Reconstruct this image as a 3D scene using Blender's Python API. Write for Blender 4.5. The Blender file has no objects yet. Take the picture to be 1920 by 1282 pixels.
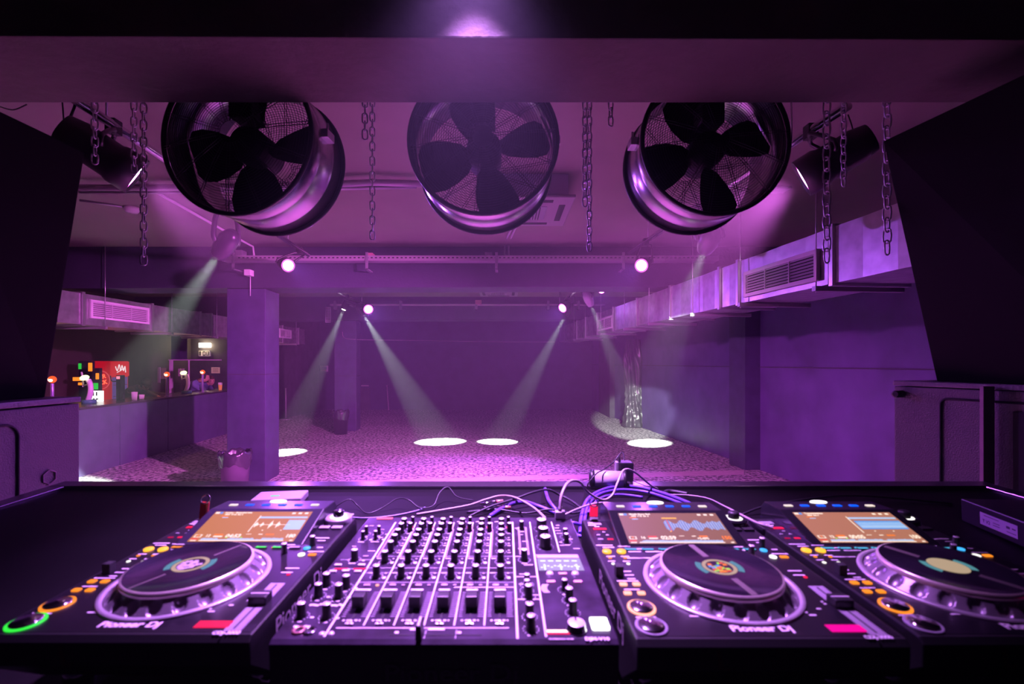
import bpy, bmesh, math, random
from mathutils import Vector, Matrix, Quaternion
R = math.radians
random.seed(7)
SC = bpy.context.scene
COL = SC.collection

# ------------------------------------------------------------------ camera
cam = bpy.data.cameras.new('camera'); camo = bpy.data.objects.new('camera', cam); COL.objects.link(camo)
camo.location = (0, 0, 1.8); camo.rotation_euler = (R(90), 0, 0)
cam.lens = 16.0; cam.sensor_width = 36.0
cam.shift_x = 0.00677; cam.shift_y = 0.0203
cam.clip_start = 0.02
cam.dof.use_dof = True; cam.dof.focus_distance = 7.0; cam.dof.aperture_fstop = 4.5
SC.camera = camo
# ------------------------------------------------------------------ view and world (dark room, thin haze in the air)
SC.view_settings.view_transform = 'Standard'; SC.view_settings.look = 'None'
SC.view_settings.gamma = 1.0; SC.view_settings.use_curve_mapping = False
SC.view_settings.exposure = 0.0
SC.cycles.use_denoising = True
SC.cycles.max_bounces = 7; SC.cycles.diffuse_bounces = 4; SC.cycles.volume_bounces = 0
SC.cycles.caustics_reflective = False; SC.cycles.caustics_refractive = False
SC.cycles.sample_clamp_indirect = 4.0
HAZE = 0.0053
world = bpy.data.worlds.new('world'); SC.world = world; world.use_nodes = True
wn = world.node_tree; wn.nodes['Background'].inputs[0].default_value = (0, 0, 0, 1)
wn.nodes['Background'].inputs[1].default_value = 0.0
vs = wn.nodes.new('ShaderNodeVolumeScatter'); vs.inputs['Density'].default_value = HAZE
vs.inputs['Anisotropy'].default_value = 0.25; vs.inputs['Color'].default_value = (0.88, 0.90, 1, 1)
wn.links.new(vs.outputs[0], wn.nodes['World Output'].inputs['Volume'])

MAG = (0.98, 0.17, 0.95); WHT = (0.86, 1.0, 0.84); VIO = (0.40, 0.16, 1.0); PUR = (0.42, 0.10, 1.0)
E_PAR = 1.0; E_MOV = 1.0

def spot(name, loc, target, energy, color, angle, blend=0.3, radius=0.04, parent=None):
    l = bpy.data.lights.new(name, 'SPOT'); l.energy = energy; l.color = color
    l.spot_size = R(angle); l.spot_blend = blend; l.shadow_soft_size = radius
    o = bpy.data.objects.new(name, l); COL.objects.link(o)
    d = Vector(target) - Vector(loc)
    o.rotation_mode = 'QUATERNION'; o.rotation_quaternion = d.to_track_quat('-Z', 'Y')
    if parent:
        o.parent = parent; o.location = Vector(loc) - parent.location
    else: o.location = loc
    return o

# ------------------------------------------------------------------ measuring helpers
FPX = 853.33
def P(px, py, d):                       # a point d metres into the room, seen at (px, py)
    return Vector(((px - 947) / FPX * d, d, 1.8 - (py - 680) / FPX * d))
def F(px, py):                          # a point on the hall floor
    return P(px, py, 1.8 * FPX / (py - 680))
TA = R(1.7); TC, TS = math.cos(TA), math.sin(TA)
TO = Vector((0, .5804, 1.8 - .3538 - .108))      # the mixing desk's front edge on the table top
def PT(px, py, n):                      # (x, s) on the plane n above the gently sloping table top
    d = ((px - 947) / FPX, 1, -(py - 680) / FPX)
    t = (-TS * TO.y + TC * (TO.z - 1.8) + n) / (-TS * d[1] + TC * d[2])
    p = [t * q for q in d]
    return p[0], (p[1] - TO.y) * TC + (p[2] + 1.8 - TO.z) * TS
def TW(x, s, n):                        # table coordinates to room coordinates
    return Vector((x, TO.y + s * TC - n * TS, TO.z + s * TS + n * TC))

# ------------------------------------------------------------------ materials
MATS = {}
def mat(name, col, rough=.5, metal=0, em=0, emcol=None, noise=0, nscale=8, bump=0, bscale=60, spec=None, alpha=None, trans=0, stretch=None):
    if name in MATS: return MATS[name]
    m = bpy.data.materials.new(name); m.use_nodes = True; nt = m.node_tree; b = nt.nodes['Principled BSDF']
    b.inputs['Base Color'].default_value = (*col, 1); b.inputs['Roughness'].default_value = rough
    b.inputs['Metallic'].default_value = metal
    if spec is not None: b.inputs['Specular IOR Level'].default_value = spec
    if trans: b.inputs['Transmission Weight'].default_value = trans
    if alpha is not None: b.inputs['Alpha'].default_value = alpha
    if em:
        b.inputs['Emission Color'].default_value = (*(emcol or col), 1); b.inputs['Emission Strength'].default_value = em
    if noise or bump:
        tc = nt.nodes.new('ShaderNodeTexCoord')
        src = tc.outputs['Object']
        if stretch:
            mp = nt.nodes.new('ShaderNodeMapping'); mp.inputs['Scale'].default_value = stretch
            nt.links.new(src, mp.inputs[0]); src = mp.outputs[0]
    if noise:
        n = nt.nodes.new('ShaderNodeTexNoise'); n.inputs['Scale'].default_value = nscale; n.inputs['Detail'].default_value = 6
        nt.links.new(src, n.inputs['Vector'])
        mx = nt.nodes.new('ShaderNodeMix'); mx.data_type = 'RGBA'
        mx.inputs['A'].default_value = (*[c * (1 - noise) for c in col], 1)
        mx.inputs['B'].default_value = (*[min(1, c * (1 + noise)) for c in col], 1)
        rp = nt.nodes.new('ShaderNodeMapRange'); rp.inputs[1].default_value = .3; rp.inputs[2].default_value = .7
        nt.links.new(n.outputs[0], rp.inputs[0]); nt.links.new(rp.outputs[0], mx.inputs['Factor'])
        nt.links.new(mx.outputs['Result'], b.inputs['Base Color'])
    if bump:
        n2 = nt.nodes.new('ShaderNodeTexNoise'); n2.inputs['Scale'].default_value = bscale; n2.inputs['Detail'].default_value = 4
        nt.links.new(src, n2.inputs['Vector'])
        bp = nt.nodes.new('ShaderNodeBump'); bp.inputs['Strength'].default_value = bump; bp.inputs['Distance'].default_value = .01
        nt.links.new(n2.outputs[0], bp.inputs['Height']); nt.links.new(bp.outputs[0], b.inputs['Normal'])
    MATS[name] = m; return m

def floor_mat():
    m = bpy.data.materials.new('speckled floor'); m.use_nodes = True; nt = m.node_tree; b = nt.nodes['Principled BSDF']
    tc = nt.nodes.new('ShaderNodeTexCoord')
    n1 = nt.nodes.new('ShaderNodeTexNoise'); n1.inputs['Scale'].default_value = 17; n1.inputs['Detail'].default_value = 3; n1.inputs['Roughness'].default_value = .6
    nt.links.new(tc.outputs['Object'], n1.inputs['Vector'])
    cr = nt.nodes.new('ShaderNodeValToRGB'); e = cr.color_ramp
    e.elements[0].position = .43; e.elements[0].color = (.10, .09, .12, 1)
    e.elements[1].position = .55; e.elements[1].color = (.86, .80, .80, 1)
    nt.links.new(n1.outputs[0], cr.inputs[0])
    n2 = nt.nodes.new('ShaderNodeTexNoise'); n2.inputs['Scale'].default_value = .9; n2.inputs['Detail'].default_value = 5
    nt.links.new(tc.outputs['Object'], n2.inputs['Vector'])
    mr = nt.nodes.new('ShaderNodeMapRange'); mr.inputs[1].default_value = .3; mr.inputs[2].default_value = .7; mr.inputs[3].default_value = .72; mr.inputs[4].default_value = 1
    nt.links.new(n2.outputs[0], mr.inputs[0])
    mx = nt.nodes.new('ShaderNodeMix'); mx.data_type = 'RGBA'; mx.blend_type = 'MULTIPLY'; mx.inputs['Factor'].default_value = 1
    nt.links.new(cr.outputs[0], mx.inputs['A']); nt.links.new(mr.outputs[0], mx.inputs['B'])
    nt.links.new(mx.outputs['Result'], b.inputs['Base Color']); b.inputs['Roughness'].default_value = .5
    return m

M_FLOOR = floor_mat()
M_WALL = mat('dark violet wall paint', (.033, .029, .085), .62, noise=.25, nscale=2.2, bump=.15, bscale=25)
M_WALLD = mat('black wall paint', (.055, .05, .065), .7, noise=.3, nscale=3)
M_CEIL = mat('grey ceiling paint', (.21, .20, .165), .8, noise=.08, nscale=1.5)
M_BEAM = mat('dark violet beam paint', (.030, .025, .054), .7, noise=.15, nscale=3, bump=.3, bscale=30)
M_NBEAM = mat('grey rendered beam', (.068, .066, .048), .75, noise=.12, nscale=4, bump=.5, bscale=22)
M_PILL = mat('purple-grey pillar paint', (.050, .042, .098), .45, noise=.2, nscale=5, bump=.1, bscale=12)
M_BLACK = mat('black plastic', (.012, .012, .014), .42)
M_BLKM = mat('matt black', (.010, .010, .012), .75)
M_BLKG = mat('gloss black', (.008, .008, .010), .15)
M_GALV = mat('galvanised sheet', (.62, .60, .64), .38, .85, noise=.18, nscale=9, bump=.05, bscale=40)
M_GALVR = mat('galvanised rib', (.75, .73, .76), .3, .9)
M_STEEL = mat('brushed steel drum', (.62, .60, .60), .24, 1, bump=.04, bscale=30, stretch=(1, 60, 1))
M_CHROME = mat('chrome', (.85, .85, .86), .12, 1)
M_ZINC = mat('zinc chain', (.78, .75, .78), .38, .85)
M_GREYP = mat('grey metal', (.42, .40, .44), .45, .6)
M_WHITE = mat('white plastic', (.78, .76, .74), .5)
M_TUBE = mat('white conduit', (.70, .66, .70), .5)
M_PANEL = mat('mixer faceplate', (.033, .023, .045), .28, .25, noise=.7, nscale=18, bump=.02, bscale=80)
M_DECK = mat('player faceplate', (.008, .006, .011), .34, .15, noise=.35, nscale=14)
M_PRINT = mat('printed lettering', (.85, .82, .86), .5)
M_PRINTD = mat('dim printed lettering', (.30, .28, .34), .5)
M_KNOB = mat('knob rubber', (.012, .011, .014), .45)
M_CAP = mat('silver knob cap', (.85, .80, .86), .28, .25)
M_TABLE = mat('black laminate', (.0045, .004, .005), .62, noise=.3, nscale=4, spec=.09)
M_LIP = mat('table edge strip', (.14, .12, .15), .22, .8)
M_CASE = mat('textured speaker paint', (.12, .11, .115), .55, bump=.4, bscale=170)
M_CABLE = mat('black cable', (.015, .014, .018), .45)
M_VCABLE = mat('violet cable', (.09, .045, .32), .4)
M_WCABLE = mat('pale cable', (.36, .31, .34), .4)
def emat(name, col, s): return mat(name, tuple(c * .08 for c in col), .45, em=s, emcol=col, spec=.25)
LED = dict(orange=emat('orange light', (1, .26, .015), 1.25), red=emat('red light', (1, .01, .07), 1.1), green=emat('green light', (.03, .8, .05), 1.2),
           blue=emat('blue light', (.0, .10, 1), 1.3), cyan=emat('cyan light', (.08, .48, .75), 1.0), white=emat('white light', (1, .95, .9), 1.6),
           yellow=emat('yellow light', (1, .42, .03), 1.7), warm=emat('warm white light', (1, .78, .5), 14), magenta=emat('magenta sticker', (1, .0, .33), 1.0),
           dimred=emat('dim red light', (.5, .0, .05), 1.0), sky=emat('sky blue light', (.05, .45, 1), 1.3), off=M_PRINTD, pale=emat('pale light', (.9, .75, .65), 1.1),
           salmon=emat('salmon light', (1, .35, .25), 2.0))

# ------------------------------------------------------------------ mesh builder
class MB:
    def __init__(s): s.bm = bmesh.new(); s.m = 0; s.sm = False
    def _mark(s, faces):
        for f in faces: f.material_index = s.m; f.smooth = s.sm
    def poly(s, pts):
        f = s.bm.faces.new([s.bm.verts.new(p) for p in pts]); s._mark([f]); return s
    def box(s, a, b, bev=0, seg=2, M=None):
        x0, y0, z0 = a; x1, y1, z1 = b
        V = [s.bm.verts.new(v) for v in ((x0,y0,z0),(x1,y0,z0),(x1,y1,z0),(x0,y1,z0),(x0,y0,z1),(x1,y0,z1),(x1,y1,z1),(x0,y1,z1))]
        fs = [s.bm.faces.new([V[i] for i in q]) for q in ((0,3,2,1),(4,5,6,7),(0,1,5,4),(1,2,6,5),(2,3,7,6),(3,0,4,7))]
        s._mark(fs)
        if M is not None: bmesh.ops.transform(s.bm, matrix=M, verts=V)
        if bev:
            es = list({e for f in fs for e in f.edges})
            r = bmesh.ops.bevel(s.bm, geom=es, offset=bev, segments=seg, profile=.6, affect='EDGES')
            s._mark(r['faces'])
        return s
    def hexa(s, pts, bev=0):          # 4 bottom corners, 4 top corners
        V = [s.bm.verts.new(v) for v in pts]
        fs = [s.bm.faces.new([V[i] for i in q]) for q in ((0,3,2,1),(4,5,6,7),(0,1,5,4),(1,2,6,5),(2,3,7,6),(3,0,4,7))]
        s._mark(fs)
        bmesh.ops.recalc_face_normals(s.bm, faces=fs)
        if bev:
            r = bmesh.ops.bevel(s.bm, geom=list({e for f in fs for e in f.edges}), offset=bev, segments=2, profile=.6, affect='EDGES'); s._mark(r['faces'])
        return s
    def prism(s, prof, x0, x1, axis='x', bev=0):   # profile extruded along an axis
        def v(p, t): return {'x': (t, p[0], p[1]), 'y': (p[0], t, p[1]), 'z': (p[0], p[1], t)}[axis]
        A = [s.bm.verts.new(v(p, x0)) for p in prof]; B = [s.bm.verts.new(v(p, x1)) for p in prof]
        n = len(prof); fs = [s.bm.faces.new(A), s.bm.faces.new(B[::-1])]
        for i in range(n): fs.append(s.bm.faces.new((A[i], B[i], B[(i+1) % n], A[(i+1) % n])))
        s._mark(fs)
        bmesh.ops.recalc_face_normals(s.bm, faces=fs)
        if bev:
            es = list({e for f in fs[:2] for e in f.edges}); r = bmesh.ops.bevel(s.bm, geom=es, offset=bev, segments=2, profile=.6, affect='EDGES'); s._mark(r['faces'])
        return s
    def cyl(s, p0, p1, r0, r1=None, seg=20, cap=True, smooth=True):
        p0, p1 = Vector(p0), Vector(p1); r1 = r0 if r1 is None else r1
        q = (p1 - p0).to_track_quat('Z', 'Y'); A, B = [], []
        for i in range(seg):
            a = 2 * math.pi * i / seg; d = Vector((math.cos(a), math.sin(a), 0))
            A.append(s.bm.verts.new(p0 + q @ (d * r0))); B.append(s.bm.verts.new(p1 + q @ (d * r1)))
        fs = [s.bm.faces.new((A[i], A[(i+1) % seg], B[(i+1) % seg], B[i])) for i in range(seg)]
        for f in fs: f.material_index = s.m; f.smooth = smooth
        if cap: s._mark2([s.bm.faces.new(A[::-1]), s.bm.faces.new(B)])
        return s
    def _mark2(s, fs):
        for f in fs: f.material_index = s.m; f.smooth = False
    def lathe(s, prof, seg=32, M=None, close=False, smooth=True):   # prof: (r, z)
        rings = []
        for r, z in prof:
            rings.append([s.bm.verts.new((r * math.cos(2*math.pi*i/seg), r * math.sin(2*math.pi*i/seg), z)) for i in range(seg)])
        if close: rings.append(rings[0])
        for k in range(len(rings) - 1):
            a, b = rings[k], rings[k+1]
            for i in range(seg):
                f = s.bm.faces.new((a[i], a[(i+1) % seg], b[(i+1) % seg], b[i])); f.material_index = s.m; f.smooth = smooth
        if M is not None: bmesh.ops.transform(s.bm, matrix=M, verts=[v for r in (rings[:-1] if close else rings) for v in r])
        return s
    def torus(s, R_, r, seg=40, rs=8, M=None):
        return s.lathe([(R_ + r*math.cos(2*math.pi*k/rs), r*math.sin(2*math.pi*k/rs)) for k in range(rs)], seg, M, close=True)
    def sphere(s, c, r, sc=(1, 1, 1), u=16, v=10):
        M = Matrix.Translation(c) @ Matrix.Diagonal((r*sc[0], r*sc[1], r*sc[2], 1))
        g = bmesh.ops.create_uvsphere(s.bm, u_segments=u, v_segments=v, radius=1, matrix=M)
        for vv in g['verts']:
            for f in vv.link_faces: f.material_index = s.m; f.smooth = True
        return s
    def tube(s, pts, r, seg=8, smooth=True, sub=6, cap=True):
        pts = [Vector(p) for p in pts]
        if smooth and len(pts) > 2:
            q = []
            for i in range(len(pts) - 1):
                a = pts[max(i-1, 0)]; b = pts[i]; c = pts[i+1]; d = pts[min(i+2, len(pts)-1)]
                for k in range(sub):
                    t = k / sub
                    q.append(.5 * ((2*b) + (c-a)*t + (2*a-5*b+4*c-d)*t*t + (3*b-a-3*c+d)*t**3))
            q.append(pts[-1]); pts = q
        rings = []; n = None
        for i, p in enumerate(pts):
            t = (pts[min(i+1, len(pts)-1)] - pts[max(i-1, 0)]).normalized()
            if n is None:
                n = t.orthogonal().normalized()
            else:
                n = (n - t * n.dot(t)); n = n.normalized() if n.length > 1e-6 else t.orthogonal().normalized()
            bn = t.cross(n)
            rr = r[i] if isinstance(r, (list, tuple)) and len(r) == len(pts) else (r if not isinstance(r, (list, tuple)) else r[0])
            rings.append([s.bm.verts.new(p + (n*math.cos(2*math.pi*k/seg) + bn*math.sin(2*math.pi*k/seg))*rr) for k in range(seg)])
        for a, b in zip(rings, rings[1:]):
            for k in range(seg):
                f = s.bm.faces.new((a[k], a[(k+1) % seg], b[(k+1) % seg], b[k])); f.material_index = s.m; f.smooth = True
        if cap: s._mark2([s.bm.faces.new(rings[0][::-1]), s.bm.faces.new(rings[-1])])
        return s
    def text(s, txt, size, M, align='CENTER', bold=0):
        cu = bpy.data.curves.new('t', 'FONT'); cu.body = txt; cu.size = size; cu.align_x = align; cu.align_y = 'CENTER'
        cu.offset = bold; cu.resolution_u = 3
        o = bpy.data.objects.new('t', cu); me = o.to_mesh(); me.transform(M)
        k = len(s.bm.faces); s.bm.from_mesh(me); s.bm.faces.ensure_lookup_table()
        for f in s.bm.faces[k:]: f.material_index = s.m
        o.to_mesh_clear(); bpy.data.objects.remove(o); bpy.data.curves.remove(cu); return s
    def build(s, name, mats, parent=None, loc=None, rot=None):
        me = bpy.data.meshes.new(name); s.bm.to_mesh(me); s.bm.free()
        for m in (mats if isinstance(mats, (list, tuple)) else [mats]): me.materials.append(m)
        o = bpy.data.objects.new(name, me); COL.objects.link(o)
        if parent: o.parent = parent
        if loc is not None: o.location = loc
        if rot is not None: o.rotation_euler = rot
        return o

def tag(o, label=None, cat=None, group=None, kind=None):
    if label: o['label'] = label
    if cat: o['category'] = cat
    if group: o['group'] = group
    if kind: o['kind'] = kind
    return o
def thing(name, label, cat, loc=(0, 0, 0), rot=(0, 0, 0), group=None):
    o = bpy.data.objects.new(name, None); COL.objects.link(o); o.empty_display_size = .05
    o.location = loc; o.rotation_euler = rot
    return tag(o, label, cat, group)
def copy_of(o, loc, parent=None):
    c = o.copy(); COL.objects.link(c); c.parent = parent or o.parent; c.location = loc; return c
def TT(x, y, z): return Matrix.Translation((x, y, z))
# ================================================================== THE SETTING
def struct(name, mb, m, kind='structure'):
    o = mb.build(name, m); o['kind'] = kind; return o
SK = -77 / FPX                                   # the hall's side walls run a few degrees off square
def HX(x, y): return x + SK * y
ZC = 3.54
struct('floor', MB().poly([(-14, -1.5, 0), (9, -1.5, 0), (9, 18.2, 0), (-14, 18.2, 0)]), M_FLOOR)
struct('ceiling', MB().box((-14, -1.5, ZC), (9, 18.2, ZC + .2)), M_CEIL)
struct('floor_booth', MB().box((-3.2, -1.4, 0.002), (3.2, 1.75, .3)), M_BLKM)
struct('wall_back', MB().box((-14, 17.5, 0), (9, 17.7, ZC)), M_WALL)
struct('wall_rear', MB().box((-14, -1.45, 0), (9, -1.3, ZC)), M_BLKM)
# right wall with a narrow seam, its pilaster and the far corner return
w = MB()
w.hexa([(HX(5.02, -1.3), -1.3, 0), (HX(5.3, -1.3), -1.3, 0), (HX(5.3, 17.5), 17.5, 0), (HX(4.92, 17.5), 17.5, 0),
        (HX(5.02, -1.3), -1.3, ZC), (HX(5.3, -1.3), -1.3, ZC), (HX(5.3, 17.5), 17.5, ZC), (HX(4.92, 17.5), 17.5, ZC)])
struct('wall_right', w, mat('scuffed violet wall paint', (.092, .062, .19), .5, noise=.3, nscale=1.6, bump=.12, bscale=20))
w = MB()
for z in (1.735,):
    w.hexa([(HX(4.985, 1), 1, z - .012), (HX(5.03, 1), 1, z - .012), (HX(4.95, 17.4), 17.4, z - .012), (HX(4.905, 17.4), 17.4, z - .012),
            (HX(4.985, 1), 1, z), (HX(5.03, 1), 1, z), (HX(4.95, 17.4), 17.4, z), (HX(4.905, 17.4), 17.4, z)])
struct('trim_1', w, M_WALLD)
w = MB(); w.hexa([(HX(4.72, 7.64), 7.64, 0), (HX(5.1, 7.64), 7.64, 0), (HX(5.1, 8.1), 8.1, 0), (HX(4.72, 8.1), 8.1, 0),
                  (HX(4.72, 7.64), 7.64, ZC), (HX(5.1, 7.64), 7.64, ZC), (HX(5.1, 8.1), 8.1, ZC), (HX(4.72, 8.1), 8.1, ZC)])
struct('trim_2', w, M_PILL)
x0, x1 = P(1143, 780, 14.9).x, P(1172, 780, 14.9).x + 1.2
struct('trim_3', MB().box((x0, 14.9, 0), (x1, 17.5, ZC)), M_WALLD)
# left wall behind the bar, and the dark passage walls
w = MB(); w.hexa([(HX(-8.9, 1), 1, 0), (HX(-8.7, 1), 1, 0), (HX(-8.7, 14.5), 14.5, 0), (HX(-8.9, 14.5), 14.5, 0),
                  (HX(-8.9, 1), 1, ZC), (HX(-8.7, 1), 1, ZC), (HX(-8.7, 14.5), 14.5, ZC), (HX(-8.9, 14.5), 14.5, ZC)])
struct('wall_left', w, mat('dark olive brown wall', (.045, .036, .032), .7, noise=.2, nscale=3))
struct('wall_passage', MB().box((HX(-8.9, 14.5) - .6, 14.5, 0), (P(527, 760, 14.5).x, 14.7, ZC)), M_WALLD)
struct('wall_side', MB().box((P(527, 760, 14.5).x - .15, 14.5, 0), (P(527, 760, 14.5).x, 17.5, ZC)), M_WALLD)
# concrete beams across the ceiling
b = MB(); b.hexa([(-4.8, 1.545, 2.92), (4.8, 1.595, 2.92), (4.8, 1.962, 2.92), (-4.8, 1.962, 2.92), (-4.8, 1.545, ZC), (4.8, 1.595, ZC), (4.8, 1.962, ZC), (-4.8, 1.962, ZC)], .006)
struct('trim_4', b, M_NBEAM)
b = MB(); b.hexa([(-14, 6.82, 2.89), (9, 6.82, 2.96), (9, 7.33, 2.96), (-14, 7.33, 2.89), (-14, 6.82, ZC), (9, 6.82, ZC), (9, 7.33, ZC), (-14, 7.33, ZC)], .01)
struct('trim_5', b, M_BEAM)
b = MB(); b.hexa([(-14, 12.0, 2.90), (9, 12.0, 2.95), (9, 12.5, 2.95), (-14, 12.5, 2.90), (-14, 12.0, ZC), (9, 12.0, ZC), (9, 12.5, ZC), (-14, 12.5, ZC)], .01)
struct('trim_6', b, M_BEAM)
# pink painted line on the floor just in front of the booth
a0, a1, b0, b1 = F(508, 905.5), F(1395, 881), F(508, 913), F(1395, 890)
struct('trim_7', MB().poly([(b0.x, b0.y, .004), (b1.x, b1.y, .004), (a1.x, a1.y, .004), (a0.x, a0.y, .004)]), mat('worn pale floor line', (.72, .55, .62), .6, noise=.1, nscale=12))

def pillar(xl, xr, y0, y1, label, seam):
    t = thing('pillar', label, 'pillar', (HX(xl, y0), y0, 0)); o = Vector(t.location)
    def H(a, c, d, z0, z1, g=0):
        q = [(HX(a - g, y0), c - g, z0), (HX(d + g, y0), c - g, z0), (HX(d + g, y1) if False else HX(d + g, y0) + SK*(y1-y0), y1 + g, z0), (HX(a - g, y0) + SK*(y1-y0), y1 + g, z0)]
        return [Vector(p) - o for p in q] + [Vector((p[0], p[1], z1)) - o for p in q]
    MB().hexa(H(xl, y0, xr, 0, 2.91), .012).build('shaft', M_PILL, t)
    MB().hexa(H(xl, y0, xr, seam, seam + .012, .002)).build('seam', M_WALLD, t)
    return t
near_pillar = pillar(-3.555, -2.975, 6.82, 7.33, 'near square pillar with magenta lit side face beside the bar', 1.62)
far_pillar = pillar(-3.42, -2.84, 12.0, 12.5, 'far square pillar with a wrapped bin at its foot', 1.45)

# ================================================================== AIR DUCTS
def duct(loc, ang, length, width, height, side, label, joints, grilles, rods, zrise=0):
    # local x runs along the duct, y is the side away from the hall, z up; origin is the near lower front corner
    t = thing('air_duct', label, 'duct', loc, (0, 0, ang)); sy = side
    def Y(a): return a * sy
    b = MB(); n = int(length / .27)
    front = [(length * i / n, Y(.010 if i % 2 else 0)) for i in range(n + 1)]
    b.prism(front + [(length, Y(width)), (0, Y(width))], 0, height, 'z')
    b.build('duct_body', M_GALV, t)
    for j in joints:
        f = MB(); g = .022
        f.box((j - .02, min(Y(-g), Y(.0)), -g), (j + .02, max(Y(-g), Y(0)), height + g), .003)
        f.box((j - .02, min(Y(0), Y(width + g)), -g), (j + .02, max(Y(0), Y(width + g)), 0))
        f.box((j - .02, min(Y(0), Y(width + g)), height), (j + .02, max(Y(0), Y(width + g)), height + g))
        f.build('flange', M_GALVR, t)
    for (g0, g1, z0, z1, mull) in grilles:
        f = MB(); e = .035
        yy = (Y(-.03), Y(-.001)); ya, yb = min(yy), max(yy)
        for q in (((g0, z0), (g1, z0 + e)), ((g0, z1 - e), (g1, z1)), ((g0, z0 + e), (g0 + e, z1 - e)), ((g1 - e, z0 + e), (g1, z1 - e))):
            f.box((q[0][0], ya, q[0][1]), (q[1][0], yb, q[1][1]), .002)
        fr = f.build('grille_frame', mat('pale grille paint', (.80, .74, .80), .45), t)
        MB().box((g0 + e, min(Y(-.003), Y(-.001)), z0 + e), (g1 - e, max(Y(-.003), Y(-.001)), z1 - e)).build('grille_recess', M_BLKM, fr)
        s = MB(); k = 7
        for i in range(k):
            zc = z0 + e + (z1 - z0 - 2*e) * (i + .5) / k; d = .020
            A = [(g0 + e, Y(-.028), zc - .002), (g1 - e, Y(-.028), zc - .002), (g1 - e, Y(-.006), zc + d), (g0 + e, Y(-.006), zc + d)]
            s.poly(A); s.poly([(p[0], p[1], p[2] - .003) for p in A][::-1])
        s.build('louvres', MATS['pale grille paint'], fr)
        m = MB()
        for q in mull: m.box((g0 + (g1 - g0)*q - .004, min(Y(-.032), Y(-.02)), z0 + e), (g0 + (g1 - g0)*q + .004, max(Y(-.032), Y(-.02)), z1 - e))
        m.build('mullion', MATS['pale grille paint'], fr)
    for r in rods:
        q = MB(); ztop = ZC - loc[2]
        q.cyl((r, Y(-.05), -.06), (r, Y(-.05), ztop), .005, seg=6)
        q.build('hanger_rod', M_GALVR, t)
        q = MB(); q.box((r - .02, min(Y(-.07), Y(width + .08)), -.045), (r + .02, max(Y(-.07), Y(width + .08)), -.005))
        q.build('support_bar', M_GREYP, t)
    return t
import itertools
rx0, ry0, rx1, ry1 = HX(2.86, 2.45), 2.45, HX(2.86, 13.7), 13.7
rl = math.hypot(rx1 - rx0, ry1 - ry0); ra = math.atan2(ry1 - ry0, rx1 - rx0)
def dx(px):                              # distance along the right duct for a column of the photograph
    y = 2.86 * FPX / (px - 870); return (y - ry0) / (ry1 - ry0) * rl
duct((rx0, ry0, 1.8 + .616), ra, rl, .62, .437, -1, 'long galvanised air duct with louvred grilles along the right wall',
     [dx(q) for q in (1562, 1385, 1350, 1257, 1195, 1150, 1120, 1098, 1082)], [(dx(1538), dx(1399), .045, .30, (.33, .66)), (dx(1150), dx(1122), .05, .30, (.5,))],
     [dx(q) for q in (1541, 1397, 1306, 1223, 1176, 1131, 1101, 1080)])
lx0, ly0, lx1, ly1 = -6.15 + 0, 5.9, -5.35, 12.4
# the left duct hangs over the bar and swings slightly away from square
A0 = P(108, 604, 6.55); A1 = P(575, 655, 13.2)
lz = 1.8 + .545
A0 = Vector(((108 - 947)/FPX*6.1, 6.1, lz)); A1 = Vector(((572 - 947)/FPX*13.5, 13.5, lz))
ll = math.hypot(A1.x - A0.x, A1.y - A0.y); la = math.atan2(A1.y - A0.y, A1.x - A0.x)
def ldx(px):
    k = (px - 947) / FPX; t_ = (k*A0.y - A0.x) / ((A1.x - A0.x) - k*(A1.y - A0.y)); return t_ * ll
duct(tuple(A0), la, ll, .6, .44, 1, 'galvanised air duct with white grille hanging over the bar',
     [ldx(q) for q in (155, 285, 375, 396, 530, 560)], [(ldx(167), ldx(277), .10, .37, (.33, .66)), (ldx(523), ldx(545), .12, .36, (.5,))], [ldx(q) for q in (191, 317, 402, 552)])

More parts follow.
